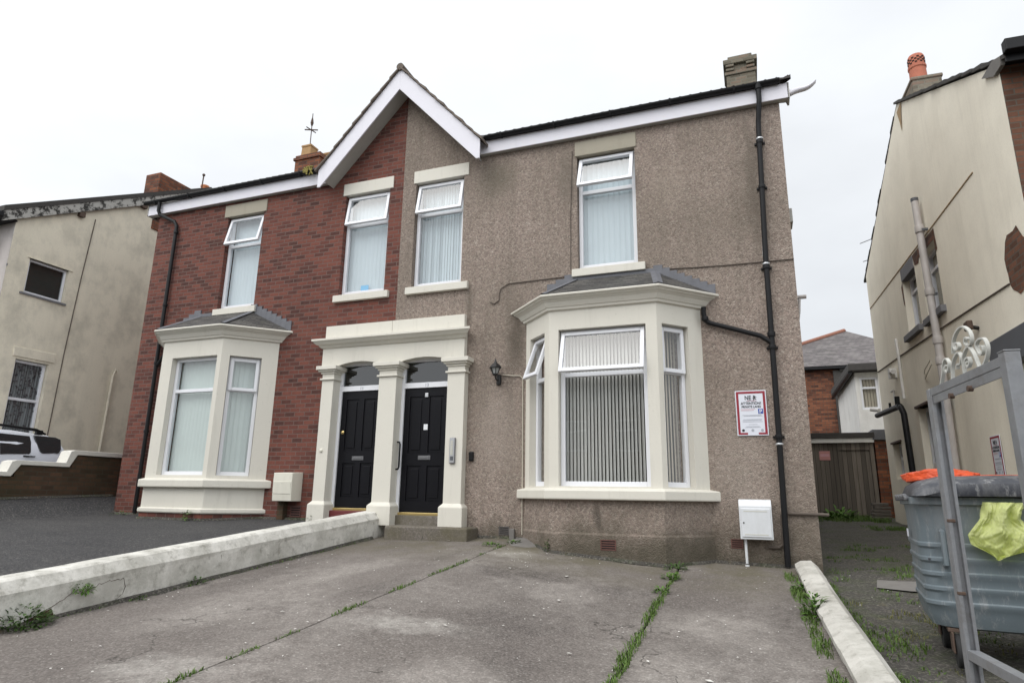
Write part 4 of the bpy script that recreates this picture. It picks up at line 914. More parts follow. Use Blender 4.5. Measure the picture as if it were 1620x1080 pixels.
# ------------------------------------------------------------------ things fixed to the fronts of the houses
t = thing('wall_lantern', 'black lantern on a bracket beside the right-hand door', 'lamp', (1.9, -.01, 2.0))
q = MB(); q.lathe([(0, 0), (.035, .005), (.04, .03), (.04, .14), (.03, .16), (0, .16)], T=Matrix.Translation((1.91, -.02, 1.985))); q.box(1.885, -.02, 2.0, 1.935, .0, 2.14)
q.tube([(1.91, -.02, 2.07), (1.905, -.08, 2.05), (1.9, -.13, 2.07), (1.9, -.15, 2.12)], .011, 8); q.build('bracket', 'iron', t, smooth='auto')
q = MB(); q.lathe([(0, .0), (.03, .0), (.045, .02), (.045, .032), (0, .032)], (1.9, -.15, 2.11), 6)
q.lathe([(0, .205), (.1, .205), (.1, .222), (.06, .265), (.03, .285), (.022, .3), (.014, .325), (.006, .35), (0, .36)], (1.9, -.15, 2.02), 6)
for k in range(6):
    a = 2*math.pi*k/6; q.tube([(1.9+.042*math.cos(a), -.15+.042*math.sin(a), 2.14), (1.9+.078*math.cos(a), -.15+.078*math.sin(a), 2.23)], .006, 6)
q.build('cage', 'iron', t)
q = MB(); q.lathe([(.036, .0), (.069, .088)], (1.9, -.15, 2.141), 6); q.build('lantern_glass', 'lampglass', t)

t = thing('meter_box', 'white metal meter box with a pipe below, near the downpipe', 'meter box', (5.47, -.1, -.16))
q = MB(); q.prism_x([(0, -.145), (-.19, -.145), (-.21, .255), (-.18, .33), (0, .34)], 5.28, 5.665); q.build('body', 'boxwhite', t, bevel=.006)
q = MB(); T = Matrix.Translation((0, -.191, -.145)) @ Matrix.Rotation(math.atan(.02/.4), 4, 'X'); q.box(5.30, -.012, .028, 5.648, .002, .375, T); door = q.build('door', 'boxwhite', t, bevel=.008)
q = MB(); q.box(5.335, -.014, .335, 5.61, -.011, .345, T).box(5.335, -.014, .055, 5.61, -.011, .065, T); q.build('door_rib', 'boxtrim', door)
q = MB(); q.lathe([(0, 0), (.009, 0), (.009, .006), (0, .006)], T=T @ Matrix.Translation((5.33, -.012, .2)) @ Matrix.Rotation(R(90), 4, 'X')); q.build('lock', 'dark', door)
q = MB(); q.tube([(5.335, -.1, -.14), (5.335, -.1, -.44)], .017, 10); q.lathe([(.026, 0), (.026, .035), (0, .035)], (5.335, -.1, -.49), 10); q.build('conduit', 'boxwhite', t, smooth='auto')
t = thing('meter_box', 'cream meter box on the brick wall beside the low bay', 'meter box', (-1.78, -.15, .2))
q = MB(); q.prism_x([(0, .2), (-.255, .2), (-.265, .30), (-.272, .52), (-.268, .655), (0, .67)], -1.98, -1.6); q.build('body', 'boxcream', t, bevel=.008)
q = MB(); q.prism_x([(-.2, .315), (-.272, .315), (-.281, .515), (-.2, .515)], -1.965, -1.615); door = q.build('door', 'boxcream', t, bevel=.006)
q = MB(); q.lathe([(0, 0), (.009, 0), (.009, .006), (0, .006)], T=Matrix.Translation((-1.79, -.279, .49)) @ Matrix.Rotation(R(90), 4, 'X')); q.build('lock', 'boxtrim', door)
t = thing('entry_panel', 'metal door entry panel with seven buttons on the right pilaster', 'intercom', (1.23, -.14, .8))
MB().box(1.185, -.175, .80, 1.275, -.139, 1.185).build('housing', 'greystone', t, bevel=.006)
MB().box(1.192, -.179, .81, 1.268, -.174, 1.175).build('face_plate', 'chrome', t, bevel=.003)
for k in range(6):
    MB().box(1.203, -.183, .93+.036*k, 1.245, -.178, .955+.036*k).build('button', 'boxtrim', t)
MB().box(1.205, -.182, .845, 1.255, -.178, .905).build('speaker_grille', 'darkgrey', t)
q = MB(); q.box(1.445, -.045, .84, 1.525, .0, .985); solo(q, 'door_bell', 'blackplastic', 'small black box on the pebbledash beside the entry panel', 'bell', (1.485, -.02, .84), bevel=.02)
q = MB(); q.lathe([(0, 0), (.032, 0), (.03, .014), (.014, .022), (0, .024)], T=Matrix.Translation((-1.175, -.14, 1.02)) @ Matrix.Rotation(R(90), 4, 'X')); solo(q, 'door_bell', 'boxcream', 'round cream bell push on the leftmost pilaster', 'bell', (-1.175, -.15, 1.0), smooth='auto')
q = MB(); q.tube([(.172, .0, 1.15), (.215, -.01, 1.145), (.235, -.02, 1.11), (.235, -.02, .76), (.215, -.01, .725), (.172, .0, .72)], .014, 10); solo(q, 'grab_rail', 'blackplastic', 'black grab rail on the middle pilaster by the right-hand door', 'rail', (.2, -.01, .72), smooth='auto')
q = MB(); q.loft([[(.27, -.40, -.5), (1.62, -.40, -.5), (1.62, .0, -.5), (.27, .0, -.5)], [(.27, -.40, -.14), (1.62, -.40, -.14), (1.62, 0, -.14), (.27, 0, -.14)], [(.28, -.385, -.118), (1.61, -.385, -.118), (1.61, 0, -.118), (.28, 0, -.118)]])
solo(q, 'front_step', 'step', 'worn concrete step in front of the right-hand door', 'step', (.95, -.2, -.4), bevel=.015)

# notice on the pebbledash
def notice(t, T, w, h, big):
    q = MB(); q.box(0, -.004, 0, w, .004, h, T); q.build('board', 'signwhite', t, bevel=.003)
    b = w*.075; i0 = w*.035; q = MB()
    q.box(i0, -.006, i0, i0+b, -.0035, h-i0, T).box(w-i0-b, -.006, i0, w-i0, -.0035, h-i0, T).box(i0+b, -.006, h-i0-b, w-i0-b, -.0035, h-i0, T)
    q.box(i0+b, -.006, i0, w*.34, -.0035, i0+b*.85, T).box(w*.68, -.006, i0, w-i0-b, -.0035, i0+b*.85, T); q.build('border', 'signred', t)
    def tx(s, x, y, sz, m, al='CENTER', sx=1): text(s, sz, m, T @ Matrix.Translation((x, -.006, y)), t, 'lettering', .0012, al, sx)
    tx('NE', w*.41, h*.79, h*.135, 'ink', sx=.8)
    # small rampant lion beside the letters
    lion = [(0, 0), (.12, .05), (.2, .3), (.1, .42), (-.05, .35), (-.08, .42), (.12, .52), (.22, .72), (.1, .8), (.16, .98), (.34, 1.0), (.46, .88), (.62, .95), (.66, .86), (.5, .74), (.72, .62), (.86, .66), (.84, .52), (.6, .5), (.5, .4), (.66, .28), (.8, .1), (.7, .02), (.5, .2), (.36, .3), (.34, .1), (.4, -.04), (.16, -.08)]
    sc = h*.1; q = MB(); q.poly([(w*.56+x*sc, -.0065, h*.785+z*sc) for x, z in lion], T); q.build('emblem', 'ink', t)
    q = MB(); q.box(w*.36, -.006, h*.762, w*.68, -.005, h*.77, T); q.build('small_print', 'signred', t)
    tx('ATTENTION!', w*.5, h*.685, h*.08, 'ink', sx=.9); tx('PRIVATE LAND', w*.5, h*.612, h*.07, 'ink', sx=.86)
    q = MB(); q.box(w*.71, -.0065, h*.475, w*.87, -.005, h*.585, T); q.build('parking_symbol', 'signblue', t)
    text('P', h*.115, 'signwhite', T @ Matrix.Translation((w*.79, -.0075, h*.49)), t, 'lettering', .001)
    for k, (z, x0, x1, m) in enumerate([(.575, .16, .62, 'inkpink'), (.55, .16, .58, 'inkpink'), (.445, .2, .8, 'inkgrey'), (.425, .24, .84, 'inkgrey'), (.35, .22, .82, 'inkgrey'), (.33, .2, .8, 'inkgrey'), (.30, .2, .84, 'inkgrey'), (.24, .38, .66, 'inkgrey'), (.195, .3, .72, 'inkgrey'), (.175, .26, .76, 'inkgrey')]):
        q = MB(); q.box(w*x0, -.006, h*z, w*x1, -.0048, h*(z+.008), T); q.build('small_print', m, t)
    for x, m in ((.2, 'ink'), (.5, 'inkgrey'), (.8, 'inkgrey')):
        q = MB(); q.lathe([(0, 0), (w*.045, 0), (w*.045, .003), (0, .003)], T=T @ Matrix.Translation((w*x, -.0045, h*.115)) @ Matrix.Rotation(R(90), 4, 'X'), n=20); q.build('round_mark', m, t)
t = thing('parking_notice', 'red bordered white parking notice on the pebbledash beside the downpipe', 'sign', (5.515, -.01, 1.15))
notice(t, frame((5.322, -.016, 1.15)), .388, .597, True)

# television aerial on the left chimney, torn strip at the right verge
q = MB(); q.tube([(-5.55, 4.0, 9.3), (-5.56, 4.0, 10.5)], .013, 6); q.tube([(-5.75, 3.95, 10.30), (-5.38, 4.05, 10.27)], .018, 6); q.tube([(-5.57, 3.8, 10.26), (-5.57, 4.2, 10.31)], .015, 6)
q.lathe([(0, 0), (.025, .04), (.045, .12), (.03, .22), (.012, .3), (0, .32)], (-5.562, 4.0, 10.38), 8); q.tube([(-5.562, 4.0, 10.66), (-5.562, 4.0, 10.8)], .012, 6)
solo(q, 'roof_finial', 'rust', 'thin rusty mast with crossed arms above the brick chimney', 'mast', (-5.56, 4.0, 9.3))
q = MB(); rg = []
for i in range(9):
    f = i/8; x = lerp(6.33, 6.70, f); rg.append([(x, -.05+.05*math.sin(a), 6.02+.13*f*f+.02*math.sin(6*f)+(.05-.035*f)*math.cos(a)) for a in [2*math.pi*k/8 for k in range(8)]])
q.loft(rg); solo(q, 'plastic_strip', 'fascia', 'pale torn strip poking out past the right end of the roof', 'strip', (6.33, -.1, 5.95), smooth=True)
q = MB()
for k in range(26):
    rnd = random.Random(k); a = Vector((-1.97+rnd.uniform(-.08, .1), -.2, 6.23)); b = a+Vector((rnd.uniform(-.05, .05), -.02, rnd.uniform(-.14, .05))); q.tube([a, (a+b)/2+Vector((rnd.uniform(-.04, .04), -.02, .03)), b], .012, 5)
solo(q, 'moss_clump', 'moss', 'straw coloured tuft hanging over the gutter left of the gable', 'moss', (-1.97, -.2, 6.1))

# ------------------------------------------------------------------ cream rendered house on the right
CH = thing('rendered_house', 'tall cream rendered house on the right, its gable facing the passage', 'house', (8.85, 0, -.6), math.atan(.045), local=True)
ORG[CH.name] = Vector((0, 0, -.6))
TS = frame((0, 0, 0), (0, -1))
RZ, RY, EZ, DY = 8.08, 4.25, 5.9, 8.55
hol = [(-5.5, -4.6, 3.6, 4.78), (-4.2, -3.3, 3.58, 4.8), (-7.95, -7.2, .85, 1.63), (-5.6, -4.9, -.5, 2.14)]
w = MB(); cells(w, TS, [-DY, 0], [-1.1, EZ], hol, .2)
w.poly([(0, 0, EZ), (0, RY, RZ), (0, DY, EZ)])
w.quad((0, DY, -1.1), (7, DY, -1.1), (7, DY, EZ), (0, DY, EZ)); w.quad((7, 0, -1.1), (7, DY, -1.1), (7, DY, EZ), (7, 0, EZ)); w.poly([(7, 0, EZ), (7, RY, RZ), (7, DY, EZ)])
w.build('gable_wall', 'cream', CH)
w = MB(); cells(w, frame((0, -.004, 0)), [.0, 7], [-1.1, EZ], [(1.2, 2.3, 3.6, 5.2), (4.2, 5.3, 3.6, 5.2), (1.2, 2.3, .3, 2.2)], .12); w.build('front_wall', 'brick_brown', CH)
for a, c, d_ in ((1.2, 3.6, 5.2), (4.2, 3.6, 5.2), (1.2, .3, 2.2)): window(CH, frame((0, -.004, 0)), a, a+1.1, c, d_, .08, d_-.5, None, ('blind', .089, .08, 8))
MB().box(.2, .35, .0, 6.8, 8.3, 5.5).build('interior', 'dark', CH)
rf = MB(); n = 14
for k in range(n):
    rnd = random.Random(k)
    for (ya, yb, za, zb) in ((lerp(-.3, RY, k/n), lerp(-.3, RY, (k+1)/n)+.04, lerp(EZ-.12, RZ, k/n), lerp(EZ-.12, RZ, (k+1)/n)+.02), (lerp(DY+.25, RY, k/n), lerp(DY+.25, RY, (k+1)/n)-.04, lerp(EZ-.1, RZ, k/n), lerp(EZ-.1, RZ, (k+1)/n)+.02)):
        rf.prism_x([(ya, za+.02), (yb, zb), (yb, zb+.045), (ya, za+.075+rnd.uniform(-.012, .012))], (-.05 if ya < RY else .0)+rnd.uniform(-.018, .012), 7.05)
roof = rf.build('roof', 'tile', CH)
q = MB(); q.prism_x([(-.18, EZ-.12), (.06, EZ-.12), (.4, EZ+.08), (.02, EZ+.09), (-.2, EZ+.0)], -.05, 0.0); q.build('verge_mortar', 'patchgrey', CH)
q = MB(); q.box(-.06, -.42, EZ-.06, 7.05, -.3, EZ+.1).box(.0, -.3, EZ-.03, 7, .0, EZ+.02).box(-.04, -.3, EZ-.16, 7, -.28, EZ+.06); q.build('gutter', 'blackplastic', CH, bevel=.02)
q = MB(); q.box(.02, RY-.98, 7.2, .5, RY-.3, 7.98); q.box(.0, RY-1.0, 7.93, .52, RY-.28, 8.0); ch = q.build('chimney', 'chimney_stone', CH, bevel=.02)
q = MB(); q.lathe([(0, 0), (.15, 0), (.14, .36), (.155, .38), (.155, .42), (.14, .43), (.14, .62), (.12, .66), (0, .68)], (.24, RY-.64, 7.99), 18)
q.build('chimney_pot', 'terracotta', ch, smooth='auto')
q = MB()
for k in range(4):
    for j in range(10):
        a = 2*math.pi*j/10+k*.3; q.box(-.02, -.006, -.012, .02, .006, .012, Matrix.Translation((.24+.14*math.cos(a), RY-.64+.14*math.sin(a), 8.46+.035*k)) @ Matrix.Rotation(a+math.pi/2, 4, 'Z'))
q.build('cowl_slot', 'dark', ch)
q = MB(); q.add([(-.01, RY-.3, 7.95), (-.01, RY+.05, 7.92), (-.01, RY-.05, 7.65), (-.01, RY-.12, 7.4), (-.012, RY-.2, 7.68)], [(0, 1, 2, 3, 4)]); q.build('moss_stain', 'rustline', CH)
# windows in the gable wall
fa = window(CH, TS, -5.49, -4.61, 3.6, 4.78, .12, 4.45, None, ('blind_beige', .089, .08, 20), bottom=.06)
MB().box(-5.62, -.085, 3.49, -4.55, .12, 3.61, TS).build('sill', 'greystone', fa, bevel=.008); MB().box(-5.5, -.02, 4.74, -4.62, .1, 4.99, TS).build('lintel', 'greystone', fa, bevel=.008)
fb = window(CH, TS, -4.19, -3.31, 3.58, 4.8, .12, 4.45, None, ('blind_beige', .089, .08, 20), bottom=.06)
MB().box(-4.27, -.085, 3.47, -3.2, .12, 3.59, TS).build('sill', 'greystone', fb, bevel=.008)
q = MB(); q.poly([(-4.62, -.006, 4.99), (-3.25, -.006, 4.99), (-3.2, -.006, 4.6), (-3.3, -.006, 4.55), (-3.31, -.006, 4.8), (-4.25, -.006, 4.8), (-4.3, -.006, 4.72), (-4.55, -.006, 4.76)], TS); q.build('exposed_lintel', 'brick_brown', fb)
q = MB(); q.poly([(-5.62, -.004, 4.66), (-5.5, -.004, 4.74), (-5.5, -.004, 4.2), (-5.58, -.004, 4.3)], TS); q.build('exposed_brick', 'brick_brown', fa)
fc = window(CH, TS, -7.94, -7.21, .85, 1.63, .12, 1.3, None, ('blind_beige', .089, .08, 20), bottom=.05)
MB().box(-8.02, -.03, 1.63, -7.15, .1, 1.67, TS).build('lintel', 'rust', fc)
dq = MB(); frame_bars(dq, TS, -5.59, -4.91, -.5, 2.13, .06, .12, .18); dq.box(-5.53, .13, -.5, -4.97, .17, 1.0, TS).box(-5.53, .12, 1.0, -4.97, .18, 1.08, TS); sd = dq.build('side_door', 'upvc', CH, bevel=.005)
MB().quad((-5.53, .15, 1.08), (-4.97, .15, 1.08), (-4.97, .15, 2.07), (-5.53, .15, 2.07), TS).build('pane', 'glass_dark', sd)
MB().box(-5.68, -.05, 2.14, -4.85, .12, 2.19, TS).build('lintel', 'rust', sd, bevel=.01)
# patch where the render has fallen off
rnd = random.Random(3); pts = []
for k in range(22):
    a = 2*math.pi*k/22; rr = 1+rnd.uniform(-.1, .1); pts.append((-.45-.34*rr*math.cos(a), -.007, 3.37+.42*rr*math.sin(a)))
MB().poly(pts, TS).build('exposed_brick', 'brick_brown', CH)
q = MB(); q.box(-1.36, -.16, 2.08, -.05, .0, 2.48, TS); q.build('door_canopy', 'darkgrey', CH, bevel=.01)
# pipes on the gable wall
def sp(mb, pts, r, n=12): mb.tube([tuple(TS @ Vector(p)) for p in pts], r, n)
q = MB(); sp(q, [(-3.55, -.11, .0), (-3.5, -.11, 2.4), (-3.5, -.11, 3.0), (-3.64, -.11, 5.68)], .062)
for u, z in ((-3.60, 5.06), (-3.545, 3.86), (-3.5, 2.98), (-3.5, 2.62)): q.lathe([(0, 0), (.075, 0), (.078, .03), (.078, .1), (.07, .13), (0, .13)], (-.11, -u, z), 14)
q.build('soil_pipe', 'pipe', CH, smooth='auto')
for r_, h_, y_, z_ in ((.064, .06, 3.645, 5.69), (.08, .16, 3.545, 1.86), (.07, .03, 3.545, 1.3)): MB().lathe([(0, 0), (r_, 0), (r_, h_), (0, h_)], (-.11, y_, z_), 14).build('pipe_band', 'darkgrey', CH)
for z in (5.05, 3.84): MB().box(-.1, 3.52, z+.02, 0, 3.56, z+.06).build('pipe_clip', 'darkgrey', CH)
q = MB(); sp(q, [(-8.3, -.17, 2.34), (-6.2, -.17, 2.28)], .06); sp(q, [(-6.28, -.17, 2.28), (-6.12, -.17, 2.24), (-6.05, -.15, 2.1), (-6.05, -.12, .5), (-6.05, -.12, -.5)], .06)
sp(q, [(-6.35, -.17, 2.3), (-6.35, -.17, 2.5)], .05); sp(q, [(-7.0, -.17, 2.3), (-7.0, -.17, 2.46)], .025, 8)
q.build('waste_pipe', 'blackplastic', CH, smooth='auto')
for p_, r_ in (([(-6.3, -.05, 2.45), (-6.3, -.05, 3.4), (-6.35, -.05, 3.75)], .028), ([(-7.3, -.04, 2.75), (-7.1, -.04, 2.75), (-7.1, -.04, 2.5)], .022), ([(-8.6, -.05, 2.5), (-8.75, -.2, 2.55)], .05)):
    q = MB(); sp(q, p_, r_, 10); q.build('vent_pipe', 'white_render', CH)
q = MB(); q.box(-6.95, -.14, 2.98, -6.8, -.0, 3.2, TS); sp(q, [(-6.85, -.1, 3.1), (-6.7, -.11, 3.1), (-6.6, -.12, 3.08)], .05, 10); q.build('flue_pipe', 'white_render', CH)
for p_ in ([(-7.9, .1, 6.66), (-9.2, .1, 7.05)], [(-8.2, .1, 6.24), (-9.1, .1, 6.5)]):
    q = MB(); sp(q, p_, .012, 6); q.build('aerial_rod', 'galv', CH)
q = MB(); sp(q, [(-8.5, -.01, 3.42), (-6.2, -.012, 3.36), (-3.0, -.012, 3.24), (-.75, -.012, 3.14)], .011, 6); q.build('cable', 'cable', CH)
q = MB(); q.box(-8.5, -.012, 5.03, -1.3, .002, 5.045, TS); q.build('drip_strip', 'rustline', CH)
q = MB(); sp(q, [(-4.85, -.01, 2.6), (-4.4, -.09, 2.62), (-3.95, -.12, 2.72), (-4.0, -.12, 2.8), (-4.5, -.09, 2.72), (-4.85, -.01, 2.7)], .008, 6); q.build('cable', 'cable_pale', CH)
t = thing('security_lamp', 'small broken lamp on the cream wall above the gate scrolls', 'lamp', (8.74, 2.0, 2.8))
q = MB(); q.tube([(8.76, 2.0, 2.86), (8.62, 2.0, 2.9)], .03, 8); q.build('bracket', 'iron', t); q = MB(); q.box(8.6, 1.93, 2.84, 8.68, 2.12, 2.98); q.build('lamp_head', 'rust', t, bevel=.02)
t = thing('parking_notice', 'narrow red bordered notice on the cream wall above the grey bin', 'sign', (8.745, 2.03, .69))
TN = Matrix.Translation((8.7525, 2.2, .695)) @ Matrix.Rotation(math.atan(.045), 4, 'Z') @ frame((0, 0, 0), (0, -1))
notice(t, TN @ Matrix.Translation((0, -.02, 0)), .36, .585, False)

# ------------------------------------------------------------------ rendered house on the left
LH = thing('rendered_house', 'stained beige house on the far left with peeling verge boards', 'house', (-9.3, 0, -.3))
TL = frame((-9.3, 0, 0), (0, 1))
w = MB(); cells(w, TL, [-.71, 9], [-.6, 6.2], [(-.28, .6, 4.53, 5.33), (-.16, .55, 1.3, 3.07)], .14)
LR = (4.15, 9.0)
w.poly([(-9.3, -.71, 6.2), (-9.3, LR[0], LR[1]), (-9.3, 9, 6.2)]); w.build('gable_wall', 'dirty', LH)
MB().quad((-16, -.712, -.6), (-9.3, -.712, -.6), (-9.3, -.712, 6.2), (-16, -.712, 6.2)).build('front_wall', 'pink', LH); MB().quad((-16, 9, -.6), (-9.3, 9, -.6), (-9.3, 9, 6.2), (-16, 9, 6.2)).build('rear_wall', 'pink', LH)
MB().box(-9.305, -.72, 5.0, -9.29+.0, -.70, 5.05).build('band', 'greystone', LH)
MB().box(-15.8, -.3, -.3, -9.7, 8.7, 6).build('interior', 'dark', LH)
sl = (LR[1]-6.2)/(LR[0]+.71)
rf = MB(); rf.prism_x([(-1.05, 6.25-.34*sl+.07), (LR[0], LR[1]+.08), (LR[0], LR[1]+.2), (-1.05, 6.25-.34*sl+.19)], -16.2, -9.18); rf.prism_x([(LR[0], LR[1]+.08), (9.3, 6.1), (9.3, 6.22), (LR[0], LR[1]+.2)], -16.2, -9.18); roof = rf.build('roof', 'tile', LH)
q = MB(); q.prism_x([(-1.02, 6.2-.31*sl-.12), (LR[0], LR[1]-.16), (LR[0], LR[1]+.09), (-1.02, 6.2-.31*sl+.13)], -9.24, -9.2); q.build('verge_board', 'flake', LH)
q = MB(); q.box(-9.3, .55, 6.70, -9.2, .68, 6.82).box(-9.3, 2.1, 7.63, -9.2, 2.24, 7.75); q.build('purlin_end', 'rust', LH)
q = MB(); q.box(-16, -1.12, 5.98, -9.2, -1.0, 6.1).box(-16, -1.0, 6.0, -9.24, -.7, 6.04); q.build('gutter', 'blackplastic', LH, bevel=.02)
q = MB(); q.tube([(-9.75, -1.05, 6.0), (-9.75, -1.0, 5.85), (-9.72, -.8, 5.6), (-9.72, -.78, -.3)], .04, 10); q.build('downpipe', 'blackplastic', LH, smooth='auto')
MB().box(-9.8, 2.5, 7.2, -9.26, 3.62, 8.86).build('chimney', 'brick_rear', LH, bevel=.015)
ch = bpy.data.objects['chimney.003'] if 'chimney.003' in bpy.data.objects else None
q = MB(); q.lathe([(0, 0), (.12, 0), (.11, .3), (.125, .31), (.125, .36), (.09, .37), (0, .37)], (-9.55, 4.25, 8.98), 14); q.build('chimney_pot', 'orangepot', LH, smooth='auto')
MB().box(-9.8, 4.0, 8.3, -9.26, 4.6, 9.0).build('chimney', 'brick_mossy', LH, bevel=.015)
q = MB(); q.tube([(-9.4, 4.0, 8.9), (-9.38, 4.0, 9.55)], .02, 6); q.lathe([(0, 0), (.04, .01), (.045, .05), (0, .09)], (-9.38, 4.0, 9.52), 8); q.build('finial', 'rust', LH)
fo = window(LH, TL, -.27, .59, 4.54, 5.32, .06, None, None, None, pane='glass_dark', fw=.045, bottom=.05)
MB().quad((-.26, .16, 4.55), (.59, .16, 4.55), (.59, .16, 5.32), (-.26, .16, 5.32), TL).build('backing', 'interior', fo)
MB().box(-.34, -.02, 5.33, .68, .05, 5.36, TL).build('lintel', 'dirty', fo); MB().box(-.36, -.03, 4.49, .66, .05, 4.53, TL).build('sill', 'greystone', fo)
fo = window(LH, TL, -.15, .54, 1.3, 3.06, .08, 2.22, None, None, fw=.05)
w = MB(); slats(w, TL, -.14, .54, 1.33, 3.04, .16, .06, .05, 20, 12); w.build('curtain', 'curtain', fo)
rnd = random.Random(5); w = MB()
for k in range(130):
    u_, z_ = rnd.uniform(-.1, .5), rnd.uniform(1.4, 3.0); w.box(u_-.018, .118, z_-.018, u_+.018, .122, z_+.018, TL)
w.build('curtain_pattern', 'darkgrey', fo)
MB().box(-.24, -.022, 3.12, .66, .02, 3.33, TL).build('lintel', 'dirty', fo, bevel=.01)
q = MB(); q.tube([(-9.29, .99, 6.8), (-9.29, .9, 5.2), (-9.29, .83, 3.4), (-9.29, .78, .5)], .012, 6); q.build('cable', 'cable', LH)
q = MB(); q.tube([(-9.25, 2.08, 3.1), (-9.25, 2.05, 1.2), (-9.25, 2.05, .0)], .03, 8); q.tube([(-9.25, 2.08, 3.05), (-9.2, 2.1, 3.25), (-9.25, 2.16, 3.2)], .02, 8); q.build('waste_pipe', 'dirty', LH, smooth='auto')

# ------------------------------------------------------------------ buildings at the back of the passage
G = thing('garage', 'grey boarded garage with a pale fascia at the end of the passage', 'garage', (7.6, 9.5, -.05))
MB().box(6.2, 9.55, -.3, 8.33, 12.3, 1.9).build('wall', 'brick_mossy', G)
MB().box(6.9, 9.49, -.1, 7.5, 9.54, 1.80).build('boarding', 'wood', G)
q = MB(); q.box(7.5, 9.47, 1.62, 8.33, 9.545, 1.8).box(7.5, 9.47, -.1, 7.545, 9.545, 1.62).box(8.24, 9.47, -.1, 8.33, 9.545, 1.62); q.build('door_frame', 'wood', G)
MB().box(7.55, 9.505, -.06, 8.235, 9.54, 1.61).build('door', 'wood', G)
MB().box(6.2, 9.38, 1.802, 8.34, 9.47, 1.92).build('fascia', 'white_render', G, bevel=.004)
MB().box(6.1, 9.34, 1.922, 8.36, 12.4, 2.05).build('roof', 'tile', G)
MB().box(8.36, 9.44, -.3, 8.72, 12.5, 1.86).build('brick_pier', 'brick_rear', G); MB().box(8.32, 9.36, 1.862, 8.76, 12.5, 2.12).build('lead_capping', 'lead', G, bevel=.01)
t = thing('warning_sign', 'small faded red sign on the grey garage boards', 'sign', (7.2, 9.48, 1.37))
MB().box(7.07, 9.475, 1.37, 7.32, 9.488, 1.60).build('board', 'fadedred', t)
q = MB()
q.box(7.09, 9.472, 1.46, 7.30, 9.4755, 1.53); q.build('faded_band', 'inkpink', t)
E2 = thing('house_extension', 'white rendered rear extension with a dark flat roof behind the garage', 'extension', (9.5, 12.6, 0))
w = MB(); cells(w, frame((8.5, 12.5, 0)), [0, 2.4], [-.3, 4.15], [(.12, .6, 3.02, 4.0)], .1); w.quad((8.5, 12.5, -.3), (8.5, 17, -.3), (8.5, 17, 4.15), (8.5, 12.5, 4.15)); w.quad((11.2, 12.5, -.3), (11.2, 17, -.3), (11.2, 17, 4.15), (11.2, 12.5, 4.15)); w.build('wall', 'white_render', E2)
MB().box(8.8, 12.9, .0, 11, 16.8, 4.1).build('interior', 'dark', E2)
window(E2, frame((8.5, 12.5, 0)), .12, .6, 3.02, 4.0, .04, 3.68, None, ('blind_beige', .089, .08, 30), blind_v=.1)
MB().box(8.32, 12.25, 4.16, 11.4, 17.3, 4.40).build('roof', 'tile', E2, bevel=.03)
q = MB(); q.tube([(8.36, 12.3, 4.12), (8.36, 17.2, 4.08)], .06, 8); q.build('gutter', 'blackplastic', E2)
BH = thing('brick_house', 'orange brick house with a grey hipped roof beyond the garage', 'house', (8.5, 22, 0))
MB().box(4.5, 20, -.3, 9.2, 27, 5.75).build('wall', 'brick_rear', BH)
r = MB(); e = [(4.2, 19.7, 5.78), (13, 19.7, 5.78), (13, 27.3, 5.78), (4.2, 27.3, 5.78)]; r1, r2 = (9.75, 23, 8.0), (9.9, 24, 8.0)
r.poly([e[0], e[1], r2, r1]); r.poly([e[3], e[0], r1]); r.poly([e[2], e[3], r1, r2]); r.poly([e[1], e[2], r2]); r.poly(e); roof = r.build('roof', 'slate_rear', BH)
for a, b in ((e[0], r1), (e[1], r2)):
    q = MB(); q.tube([a, b], .1, 8); q.build('hip_tile', 'tile_red', roof)
MB().box(9.0, 19.8, 5.55, 13, 20.6, 5.77).build('eaves', 'tile', BH); MB().box(4.3, 19.72, 5.66, 9.3, 19.9, 5.775).build('gutter', 'blackplastic', BH)
MB().box(9.2, 20.2, -.3, 13, 27, 5.7).build('side_wall', 'white_render', BH)
q = MB(); q.box(8.75, 19.85, 2.5, 9.15, 19.99, 5.6); q.build('downpipe', 'tile', BH)

# ------------------------------------------------------------------ terrace across the road (mirrored in the window panes)
TH = thing('terraced_house', 'brick terraced house across the road, mirrored in the bay window panes', 'house', (-14, -22, -1.4), math.pi, 'terrace across the road', local=True)
w = MB(); hs = [(.6, 1.7, 3.9, 5.4), (3.0, 4.1, 3.9, 5.4), (.6, 2.4, .9, 2.6), (3.2, 4.1, 0, 2.3)]
cells(w, frame((0, 0, 0)), [0, 5], [0, 6], hs, .15); w.quad((0, 0, 0), (0, 7, 0), (0, 7, 6), (0, 0, 6)); w.quad((5, 0, 0), (5, 7, 0), (5, 7, 6), (5, 0, 6)); w.build('wall', 'brick_brown', TH)
r = MB(); r.quad((0, -.3, 5.9), (5, -.3, 5.9), (5, 3.5, 8.3), (0, 3.5, 8.3)).quad((0, 3.5, 8.3), (5, 3.5, 8.3), (5, 7.3, 5.9), (0, 7.3, 5.9)); r.build('roof', 'tile', TH)
for a, b_, c, d_ in hs[:3]:
    q = MB(); frame_bars(q, Matrix.Identity(4), a, b_, c, d_, .08, .08, .14); q.box(a+.08, .1, d_-.55, b_-.08, .13, d_-.48); fo = q.build('window', 'upvc', TH)
    MB().quad((a, .13, c), (b_, .13, c), (b_, .13, d_), (a, .13, d_)).build('pane', 'carglass', fo)
MB().box(3.2, .1, 0, 4.1, .14, 2.3).build('door', 'maroon', TH)
def dup(o, parent=None, **kw):
    c = o.copy(); COL.objects.link(c)
    for k, v in kw.items(): setattr(c, k, v)
    if parent is not None: c.parent = parent
    for ch_ in [x for x in o.children]: dup(ch_, c)
    return c
src_children = True
for k in range(1, 7):
    dup(TH, location=(-14+5.01*k, -22, -1.4))

